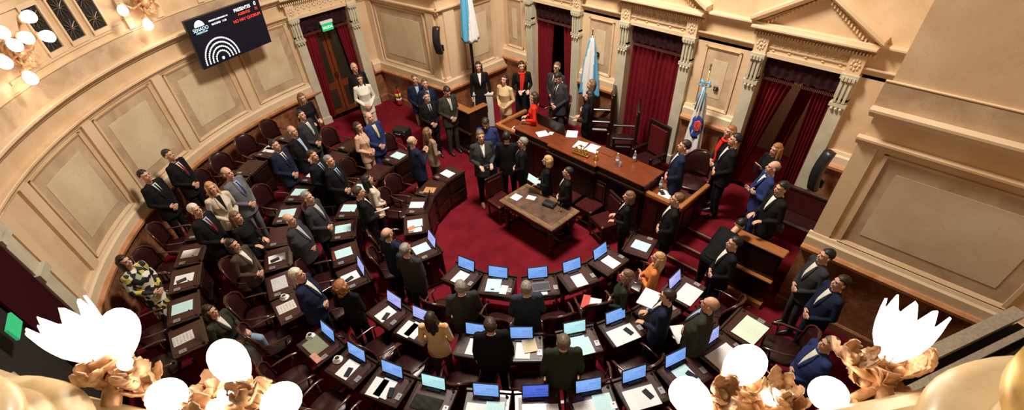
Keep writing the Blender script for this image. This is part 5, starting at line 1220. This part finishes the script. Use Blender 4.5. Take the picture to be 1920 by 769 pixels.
NAVYD = mat('screen_navy', (.003, .004, .010), .5, emit=(.002, .004, .020), es=.25); WT = mat('screen_white', (.9, .9, .9), .5, emit=(.85, .93, 1), es=1.6); RT = mat('screen_red', (.8, .05, .03), .5, emit=(1, .06, .03), es=1.3); LBT = mat('screen_lightblue', (.5, .7, .8), .5, emit=(.45, .75, .9), es=1.2)
for s in (-1, 1):
    mb = MB(); mb.box((0, s*Hd/4, .003), (Wd-.03, Hd/2-.02, .006)); mb.build('display_panel', NAVYD, tv)
mb = MB()
for (z_) in (.3, -.35): mb.box((z_*Wd, 0, -.2), (.06, Hd*.5, .28))
mb.build('wall_bracket', BLACK, tv)
def uv(u, v): return ((u-.5)*Wd, (.5-v)*Hd)
def txt(s_, u, v, size, m_, name='lettering'):
    me = text_mesh(s_, size, .001); me.materials.append(m_); o = obj(name, me, tv); xs = [q.co.x for q in me.vertices]; x, y = uv(u, v); o.location = (x-(max(xs)+min(xs))/2, y-size*.35, .0085); return o
txt('PRESENTES', .745, .11, .085, WT); txt('AUSENTES', .75, .205, .066, RT); txt('NO HAY QUORUM', .77, .32, .080, RT); txt('0', .93, .095, .11, WT); txt('72', .93, .20, .068, RT)
txt('PERIODO ORDINARIO 141', .405, .14, .038, WT); txt('06/12/2023   11:50', .40, .215, .046, WT); txt('SENADO', .155, .225, .088, LBT); txt('ARGENTINA', .155, .29, .046, LBT)
mb = MB(); x0, y0 = uv(.155, .175); N_ = 20
vs = [(x0, y0, .007)]+[(x0+.11*math.cos(PI*i/N_), y0+.11*math.sin(PI*i/N_), .007) for i in range(N_+1)]+[(x0, y0, .0095)]+[(x0+.11*math.cos(PI*i/N_), y0+.11*math.sin(PI*i/N_), .0095) for i in range(N_+1)]
mb.add(vs, [(0, i+1, i+2) for i in range(N_)]+[(N_+2, N_+4+i, N_+3+i) for i in range(N_)]+[(i+1, N_+3+i, N_+4+i, i+2) for i in range(N_)]); mb.build('dome_logo', LBT, tv)
mb = MB(); x0, y0 = uv(.285, .935)
for (rr_, n_) in ((.155, 13), (.235, 20), (.315, 27), (.395, 34)):
    for i in range(n_):
        a = PI*(i+.0)/(n_-1); 
        mb.lathe([(.0165, .0), (.0165, .0025)], (x0+rr_*math.cos(a), y0+.005+rr_*math.sin(a)*1.03, .0065), 8)
mb.lathe([(.03, 0), (.03, .0025)], (x0, y0+.02, .0065), 10); mb.build('seating_diagram', WT, tv)
# small cctv cameras and speakers
def put_box_thing(name, x, y, z, dims, rz, m_, lab, cat, bev=.01):
    mb = MB(); mb.box((0, 0, 0), dims, bev=bev); o = mb.build(name, m_); o.location = (x, y, z); o.rotation_euler = (0, 0, rz); return tag(o, lab, cat)
def speaker(x, y, z, rz, lab, h=.62):
    root = tag(empty('column_speaker', (x, y, z), rz), lab, 'loudspeaker', 'black curved loudspeakers')
    mb = smoothmb(); vs = []; fs = []; n = 12
    for j in range(n+1):
        t = (j/n-.5); zz = t*h; o = -.07*math.cos(t*PI)+.0
        for (a, b) in ((-.09, o), (-.075, o-.045), (.075, o-.045), (.09, o), (.07, o+.07), (-.07, o+.07)): vs.append((a, b, zz))
    for j in range(n):
        for k in range(6): fs.append((j*6+k, j*6+(k+1) % 6, j*6+6+(k+1) % 6, j*6+6+k))
    fs.append(tuple(range(5, -1, -1))); fs.append(tuple(n*6+k for k in range(6))); mb.add(vs, fs); mb.build('cabinet', BLACK, root)
    mb = MB(); mb.box((0, .05, -h/2+.06), (.08, .14, .06)); mb.box((0, .11, -h/2+.1), (.12, .03, .14)); mb.build('wall_bracket', BLACK, root)
speaker(-4.45, 1.63, 2.62, R(20), 'black curved loudspeaker on the left pier beside the tall flag', .60)
speaker(4.15, 2.75, 2.05, R(-30), 'black curved loudspeaker at the right pier beside the pedimented door', .70)
for (x, l) in ((-1.35, 'small black wall switch beside the Argentine flag'), (1.60, 'small black wall switch above the white banner')):
    mb = MB(); mb.box((0, 0, 0), (.09, .03, .10), bev=.01); o = mb.build('wall_switch', BLACK); o.location = (x, 3.86, 2.35); tag(o, l, 'wall switch', 'wall switches'); mb = MB(); mb.box((0, -.018, 0), (.03, .01, .04)); mb.build('toggle', SILV, o)
# fire extinguisher
e_ = at(727, 182, .85); fx = tag(empty('fire_extinguisher', (-6.55, 1.42, .5)), 'red fire extinguisher with yellow band below the left pier wall', 'fire extinguisher')
mb = smoothmb(); mb.lathe([(.075, 0), (.08, .02), (.08, .38), (.06, .44), (.02, .47)], n=18); mb.build('cylinder_body', mat('extinguisher_red', (.45, .02, .015), .3), fx)
mb = smoothmb(); mb.lathe([(.082, .20), (.082, .33)], n=18); mb.build('yellow_band', mat('yellow_band', (.75, .55, .06), .5), fx); mb = smoothmb(); mb.lathe([(.082, .12), (.082, .19)], n=18); mb.build('white_band', PLAINW, fx)
mb = smoothmb(); mb.lathe([(.02, .47), (.025, .52)], n=10); mb.tube([(0, 0, .52), (.07, 0, .55)], .008, 6); mb.tube([(0, -.02, .5), (.09, -.04, .45), (.1, -.03, .2)], .01, 6); mb.build('valve', BLACK, fx)
# black equipment near the double door
for i, (x, y, z, d, l) in enumerate(((-5.30, -.95, .48, (.42, .32, .22), 'black equipment case on the landing before the wooden double door'), (-5.0, .42, .45, (.42, .30, .20), 'black case beside the carpet landing right of the blue-suited man'))):
    r_ = tag(empty('equipment_case', (x, y, z), R(20)), l, 'case', 'black equipment cases'); mb = MB(); mb.box((0, 0, d[2]/2), d, bev=.02); mb.build('shell', BLACK, r_); mb = smoothmb(); mb.tube([(-.08, -d[1]/2, d[2]*.6), (-.07, -d[1]/2-.04, d[2]*.62), (.07, -d[1]/2-.04, d[2]*.62), (.08, -d[1]/2, d[2]*.6)], .012, 6); mb.build('handle', SILV, r_); mb = MB(); mb.box((.18, -d[1]/2-.005, d[2]*.6), (.05, .02, .05)); mb.box((-.18, -d[1]/2-.005, d[2]*.6), (.05, .02, .05)); mb.build('latch', STEEL, r_)
r_ = tag(empty('lectern_panel', (at(908, 204, .95).x, at(908, 204, .95).y, .45), R(42)), 'light grey panel cabinet under the tall flag pole', 'cabinet'); mb = MB(); mb.box((0, 0, .45), (.50, .10, .86), bev=.01); mb.build('body_panel', mat('light_grey_panel', (.55, .54, .49), .6), r_); mb = MB(); mb.box((0, 0, .90), (.54, .14, .03)); mb.build('top', mat('light_grey_top', (.62, .61, .56), .5), r_)
# tripod camera by the right pier
tp = at(1497, 400, .45); tcx, tcy = 4.25, 2.25
tr_ = tag(empty('tripod', (3.95, 3.6, .45)), 'black lighting tripod beside the right loudspeaker', 'tripod')
for k in range(3):
    a = k*2*PI/3+.4; mb = smoothmb(); mb.tube([(0, 0, .75), (.32*math.cos(a), .32*math.sin(a), .0)], .014, 6); mb.build('leg', BLACK, tr_)
mb = smoothmb(); mb.tube([(0, 0, .7), (0, 0, 1.25)], .016, 8); mb.build('column', BLACK, tr_); mb = MB(); mb.box((0, 0, 1.29), (.14, .12, .10), bev=.01); mb.build('head', BLACK, tr_)
vc = tag(empty('video_camera', (4.02, 1.86, 1.24), R(110)), 'black video camera on its stand behind the right booth', 'video camera')
mb = MB(); mb.box((0, 0, .10), (.13, .30, .15), bev=.02); mb.build('camera_body', BLACK, vc); mb = smoothmb(); mb.lathe([(.04, 0), (.045, .12), (.05, .14)], (0, 0, 0), 14, ax=Vector((0, 1, 0))); l_ = mb.build('lens', BLACK, vc); l_.location = (0, .15, .10)
mb = smoothmb(); mb.tube([(0, -.1, .18), (0, -.08, .24), (0, .08, .24), (0, .1, .18)], .012, 6); mb.build('handle', BLACK, vc)
for k in range(3):
    a = k*2*PI/3; mb = smoothmb(); mb.tube([(0, 0, .02), (.12*math.cos(a), .12*math.sin(a), -.79)], .014, 6); mb.build('leg', BLACK, vc)
# ------------------------------------------------------------------ wall sconces (upper left)
def egg(mb, c, r, h, ax):
    prof = [(r*math.sin(PI*t/12)*(1-.22*math.cos(PI*t/12)), h*(.5-.5*math.cos(PI*t/12))) for t in range(0, 13)]; prof[0] = (r*.25, 0); prof[-1] = (.004, h)
    mb.lathe(prof, c, 20, ax=ax)
def leaf(mb, c, d, up, L, w, curl, seed=0):
    n = 14; vs = []; fs = []; d = d.normalized(); sd = d.cross(up).normalized(); up = sd.cross(d).normalized()
    for i in range(n+1):
        t = i/n; p = c+d*L*math.sin(t*curl)/max(curl, .01)+up*L*(1-math.cos(t*curl))/max(curl, .01); wd = w*(math.sin(PI*min(1, t*.92+.08))**.6)*(.68+.55*abs(math.sin(t*PI*4)))
        nrm_ = (up*math.cos(t*curl)-d*math.sin(t*curl))
        for k, (a, b) in enumerate(((-1, .35), (-.5, .02), (0, .12), (.5, .02), (1, .35))): vs.append(p+sd*wd*a+nrm_*wd*b)
        for k, (a, b) in enumerate(((1, .30), (.5, -.10), (0, -.02), (-.5, -.10), (-1, .30))): vs.append(p+sd*wd*a*.98+nrm_*(wd*b-w*.08))
    for i in range(n):
        for k in range(10): fs.append((i*10+k, i*10+(k+1) % 10, i*10+10+(k+1) % 10, i*10+10+k))
    fs.append(tuple(range(9, -1, -1))); fs.append(tuple(n*10+k for k in range(10))); mb.add(vs, fs)
def tulip(mb, c, ax, r, h):
    n = 48; m = 10; vs = []; fs = []; Q = ax.to_track_quat('Z', 'Y').to_matrix()
    for lay in (0, 1):
        for j in range(m+1):
            v = j/m
            for i in range(n):
                t = 2*PI*i/n; rib = math.cos(t*9); prof = r*(.42+.58*math.sin(v*PI*.52))*(1+.03*rib)-lay*.006
                tooth = (1-abs(((t*9/(2*PI)) % 1)*2-1)); z = h*v*(.70+.30*tooth*v) if v > .5 else h*v*.85*(.82+.0)
                z = h*(v*.66+max(0, v-.5)/.5*.36*tooth); vs.append(Q @ Vector((prof*math.cos(t)*(1+.18*v*tooth), prof*math.sin(t)*(1+.18*v*tooth), z+lay*.004))+c)
    K = (m+1)*n
    for j in range(m):
        for i in range(n): a, b = j*n+i, j*n+(i+1) % n; fs += [(a, b, b+n, a+n), (K+a, K+a+n, K+b+n, K+b)]
    for i in range(n): a, b = m*n+i, m*n+(i+1) % n; fs.append((a, b, K+b, K+a)); 
    for i in range(n): a, b = i, (i+1) % n; fs.append((a, K+a, K+b, b))
    mb.add(vs, fs)
def plight(loc, e, name='lamp_glow', c=(1, .82, .62), r=.08):
    l = bpy.data.lights.new(name, 'POINT'); l.energy = e; l.color = c; l.shadow_soft_size = r; o = bpy.data.objects.new(name, l); COL.objects.link(o); o.location = loc; return o
def on_wall(x, y, Rr):
    d = ray(x, y); a = d.x**2+d.y**2; b = 2*(CAM.x*d.x+CAM.y*d.y); c = CAM.x**2+CAM.y**2-Rr**2; t = (-b+math.sqrt(b*b-4*a*c))/(2*a); return CAM+d*t
def sconce(lab, wallpx, bulbs, seed):
    wp = on_wall(*wallpx, 7.25); root = tag(empty('wall_sconce', wp), lab, 'wall lamp', 'gilded wall sconces'); iv = Matrix.Translation(-wp); nin = Vector((-wp.x, -wp.y, 0)).normalized(); rr = random.Random(seed)
    def q(mb, n, m_): o = mb.build(n, m_, root); o.matrix_parent_inverse = iv; return o
    mb = smoothmb(); mb.lathe([(.05, -.02), (.17, 0), (.15, .05), (.08, .09), (.10, .13), (.03, .18)], wp, 20, ax=nin); q(mb, 'back_plate', GILT)
    for k in range(9):
        a = k*2*PI/9+.3; s_ = nin.cross(Vector((0, 0, 1))); d = s_*math.cos(a)+Vector((0, 0, 1))*math.sin(a); mb = smoothmb(); leaf(mb, wp+nin*.05+d*.05, d, nin, .24, .07, 1.4); q(mb, 'acanthus_leaf', GILT)
    for (x, y, Rr) in bulbs:
        b = on_wall(x, y, Rr); out = (b-(wp+nin*.1)); ax = (Vector((0, 0, -.35))+out.normalized()*.6+nin*.2).normalized()
        mb = smoothmb(); mid = (b+wp)/2+Vector((0, 0, -.06)); mb.tube([wp+nin*.08, mid, b-ax*.10], [.022, .018, .026], 8); q(mb, 'arm', GILT)
        mb = smoothmb(); egg(mb, b-ax*.08, .078, .20, ax); q(mb, 'glass_bulb', BULB)
        mb = smoothmb(); mb.lathe([(.03, 0), (.06, .03), (.055, .05)], b-ax*.11, 14, ax=ax); q(mb, 'bulb_cup', GILT)
    return wp, nin
wp, nin = sconce('gilded many-armed sconce with seven egg bulbs at the top left corner', (22, 100), [(50, 33, 6.85), (2, 60, 6.8), (46, 70, 6.7), (25, 83, 6.75), (84, 68, 6.85), (6, 114, 6.75), (54, 143, 6.95)], 1)
plight(wp+nin*.75+Vector((0, 0, -.1)), 10)
plight(on_wall(54, 143, 7.05)+Vector((0, 0, -.12)), 3, r=.05)
wp, nin = sconce('gilded many-armed sconce with egg bulbs at the top, right of the grille windows', (262, 2), [(230, 17, 6.9), (276, 43, 7.0), (300, -18, 6.85), (258, -28, 6.8), (232, -30, 6.85)], 2)
plight(wp+nin*.75+Vector((0, 0, -.1)), 10)
plight(on_wall(276, 43, 7.05)+Vector((0, 0, -.12)), 3, r=.05)
# ------------------------------------------------------------------ balcony parapet and columns near the camera
class Arc2(Arc):
    pass
m = MB(); PA = Arc(-72, -18)
def ring(mb, r0, r1, z0, z1, a0, a1, n=60): pass
def par(mb, prof, a0, a1, n=60):
    vs = []; fs = []; k = len(prof)
    for i in range(n+1):
        a = R(lerp(a0, a1, i/n))
        for (r, z) in prof: vs.append((r*math.cos(a), r*math.sin(a), z))
    for i in range(n):
        for j in range(k): fs.append((i*k+j, i*k+(j+1) % k, (i+1)*k+(j+1) % k, (i+1)*k+j))
    fs.append(tuple(range(k-1, -1, -1))); fs.append(tuple(n*k+j for j in range(k))); mb.add(vs, fs)
mb = MB(); par(mb, [(7.02, 3.9), (7.02, 4.72), (6.98, 4.78), (6.95, 4.84), (6.95, 4.92), (6.98, 4.97), (7.03, 5.0), (7.42, 5.0), (7.42, 3.9)], -78, -14); struct(mb.build('trim_balcony_parapet', PARA))
mb = MB(); par(mb, [(7.42, 4.0), (7.42, 4.1), (9.5, 4.1), (9.5, 4.0)], -78, -14); struct(mb.build('floor_balcony', CARPET))
def column(a, r, lab, gilt=False, sc_=1.0):
    c = Vector((r*math.cos(R(a)), r*math.sin(R(a)), 5.0)); root = empty('marble_post', c); tag(root, lab, 'post', 'marble posts on the balcony parapet'); iv = Matrix.Translation(-c)
    def q(prof, n, m_):
        mb = smoothmb(); mb.lathe([(x*sc_, z*sc_) for x, z in prof], c, 48); o = mb.build(n, m_, root); o.matrix_parent_inverse = iv
    b_ = .07 if gilt else 0
    q([(.40+b_, 0), (.43+b_, .02), (.445+b_, .06), (.43+b_, .10), (.38+b_, .12)], 'base_torus', PARA)
    q([(.37, .12), (.36, .14), (.33, .15), (.31, .18), (.33, .20), (.35, .23), (.345, .26), (.31, .285)], 'upper_torus', PARA)
    q([(.30, .24), (.38, .26), (.425, .30), (.43, .36), (.41, .41), (.35, .44), (.25, .45)] if gilt else [(.28, .28), (.31, .30), (.32, .33), (.30, .37), (.25, .39)], 'gilded_ring' if gilt else 'top_ring', mat('gilded_gold', (.75, .50, .16), .38, metal=.7, var=.1) if gilt else PARA)
    q([(.25, .38), (.25, .50), (.22, .60), (.13, .66), (.02, .68)], 'domed_top', PARA)
column(-58.6, 7.41, 'cream marble balcony post with rounded rings at the lower left corner')
column(-31.4, 7.47, 'cream marble balcony post with gilt ring at the lower right corner', True)
# foreground candelabra
def candel(lab, root_px, depth, tul, eggs, leaves, seed, wall=None):
    rp = deep(*root_px, depth); root = tag(empty('candelabrum', rp), lab, 'lamp', 'gilded balcony candelabra'); iv = Matrix.Translation(-rp); rr = random.Random(seed); Z = Vector((0, 0, 1))
    def q(mb, n, m_): o = mb.build(n, m_, root); o.matrix_parent_inverse = iv; return o
    if tul:
        c = deep(*tul[0], depth); tt = deep(*tul[1], depth-.0); ax = (Z*.9+(tt-c).normalized()*.6).normalized()
        mb = smoothmb(); tulip(mb, c, ax, tul[2], tul[3]); q(mb, 'tulip_shade', BULB)
        mb = smoothmb(); mb.lathe([(.03, -.05), (.045, -.035), (.058, -.005), (.056, .012), (.048, .0), (.04, -.02)], c, 26, ax=ax); q(mb, 'shade_cup', GILT)
        mb = smoothmb(); mb.lathe([(.072, -.045), (.085, -.03), (.080, -.015), (.066, -.028)], c, 28, ax=ax); q(mb, 'cup_ring', GILT)
        mb = smoothmb(); mb.tube([rp, (rp+c)/2-Z*.05, c-ax*.04], [.03, .026, .03], 10); q(mb, 'arm', GILT); plight(c+ax*.16+Vector((-c.x, -c.y, 0)).normalized()*.22, 1.0, r=.06)
    for (x, y, r, h, dd, sx) in eggs:
        b = deep(x, y, depth+dd); out = (b-rp); out.z = 0; ax = (Z*.9+out.normalized()*sx).normalized()
        mb = smoothmb(); egg(mb, b-ax*h*.5, r, h, ax); q(mb, 'glass_bulb', BULB)
        mb = smoothmb(); mb.lathe([(r*.3, -.03), (r*.55, -.01), (r*.62, .018), (r*.5, .015)], b-ax*h*.5, 18, ax=ax); q(mb, 'bulb_cup', GILT)
        mb = smoothmb(); m1 = (rp+b)/2-Z*.10; mb.tube([rp, m1, b-ax*(h*.5+.02)], [.024, .020, .018], 8); q(mb, 'arm', GILT)
        for k in range(5):
            a = k*2*PI/5+rr.random(); d = Vector((math.cos(a), math.sin(a), .55)); mb = smoothmb(); leaf(mb, b-ax*(h*.5+.02), d, Z, r*1.15, r*.34, .9); q(mb, 'acanthus_leaf', GILT)
    for (x, y) in leaves:
        c = deep(x, y, depth+rr.uniform(-.08, .08))
        for k in range(6):
            a = rr.uniform(0, 2*PI); d = Vector((math.cos(a), math.sin(a), rr.uniform(-.1, .8))); mb = smoothmb(); leaf(mb, c-Z*.03, d, Z, rr.uniform(.09, .13), rr.uniform(.026, .038), rr.uniform(.8, 2.2)); q(mb, 'acanthus_leaf', GILT)
        mb = smoothmb(); mb.ball(c-Z*.02, rr.uniform(.018, .03), 10, 8); q(mb, 'boss', GILT)
        mb = smoothmb(); mb.tube([rp, (rp+c)/2-Z*.03, c-Z*.03], .018, 8); q(mb, 'arm', GILT)
    pw = Vector((rp.x, rp.y, 0)).normalized(); mb = smoothmb(); mb.tube([rp, rp-Z*.10+pw*.1, pw*7.04+Z*(rp.z-.25)], [.03, .035, .05], 10); q(mb, 'wall_arm', GILT)
candel('lit jagged tulip lamp with gilt leaves at the lower left corner', (215, 700), 1.8, ((188, 670), (128, 606), .092, .215), [(226, 628, .062, .21, 0, .6), (312, 746, .068, .21, .0, .9), (236, 683, .025, .06, -.05, .2)], [(172, 705), (205, 715), (240, 712), (262, 690), (270, 722)], 3)
candel('lit egg-bulb candelabrum with gilt leaves, right neighbour of the left tulip lamp', (430, 765), 1.8, None, [(434, 684, .066, .235, 0, .1), (524, 756, .066, .21, 0, .9), (428, 742, .034, .07, -.03, .1), (405, 764, .03, .06, -.03, .1)], [(375, 745), (400, 728), (455, 742), (478, 750), (500, 740), (380, 768)], 5)
candel('lit jagged tulip lamp with gilt leaves at the lower right corner', (1655, 720), 1.8, ((1664, 670), (1690, 600), .088, .215), [(1556, 742, .064, .20, 0, .8)], [(1600, 668), (1625, 712), (1650, 705), (1690, 690), (1722, 680), (1610, 700)], 8)
candel('lit egg-bulb candelabrum with gilt leaves, left neighbour of the right tulip lamp', (1420, 768), 1.8, None, [(1392, 688, .068, .235, 0, -.2), (1298, 747, .068, .21, 0, .8), (1446, 745, .034, .07, -.03, .1)], [(1355, 735), (1385, 745), (1412, 725), (1462, 735), (1478, 752), (1430, 765)], 9)

# ------------------------------------------------------------------ light
w = bpy.data.worlds.new('world'); sc.world = w; w.use_nodes = True
w.node_tree.nodes['Background'].inputs[0].default_value = (1, .78, .55, 1); w.node_tree.nodes['Background'].inputs[1].default_value = .11
def area(name, loc, size, power, color, look=(0, 0, 0)):
    l = bpy.data.lights.new(name, 'AREA'); l.shape = 'DISK'; l.size = size; l.energy = power; l.color = color
    o = bpy.data.objects.new(name, l); COL.objects.link(o); o.location = loc
    o.rotation_euler = (Vector(look)-Vector(loc)).to_track_quat('-Z', 'Y').to_euler(); return o
area('chandelier_light', (0, 0, 9.5), 1.8, 1320, (1, .905, .79), (0, .3, 0))
sc.view_settings.view_transform = 'Standard'; sc.view_settings.look = 'None'; sc.view_settings.exposure = 0; sc.view_settings.gamma = 1
sc.view_settings.use_curve_mapping = False

al = area('corridor_lamp', Eb.pos(7.9, -1.3, 3.2), .5, 12, (1, .75, .5), Eb.pos(7.6, -1.6, 0))
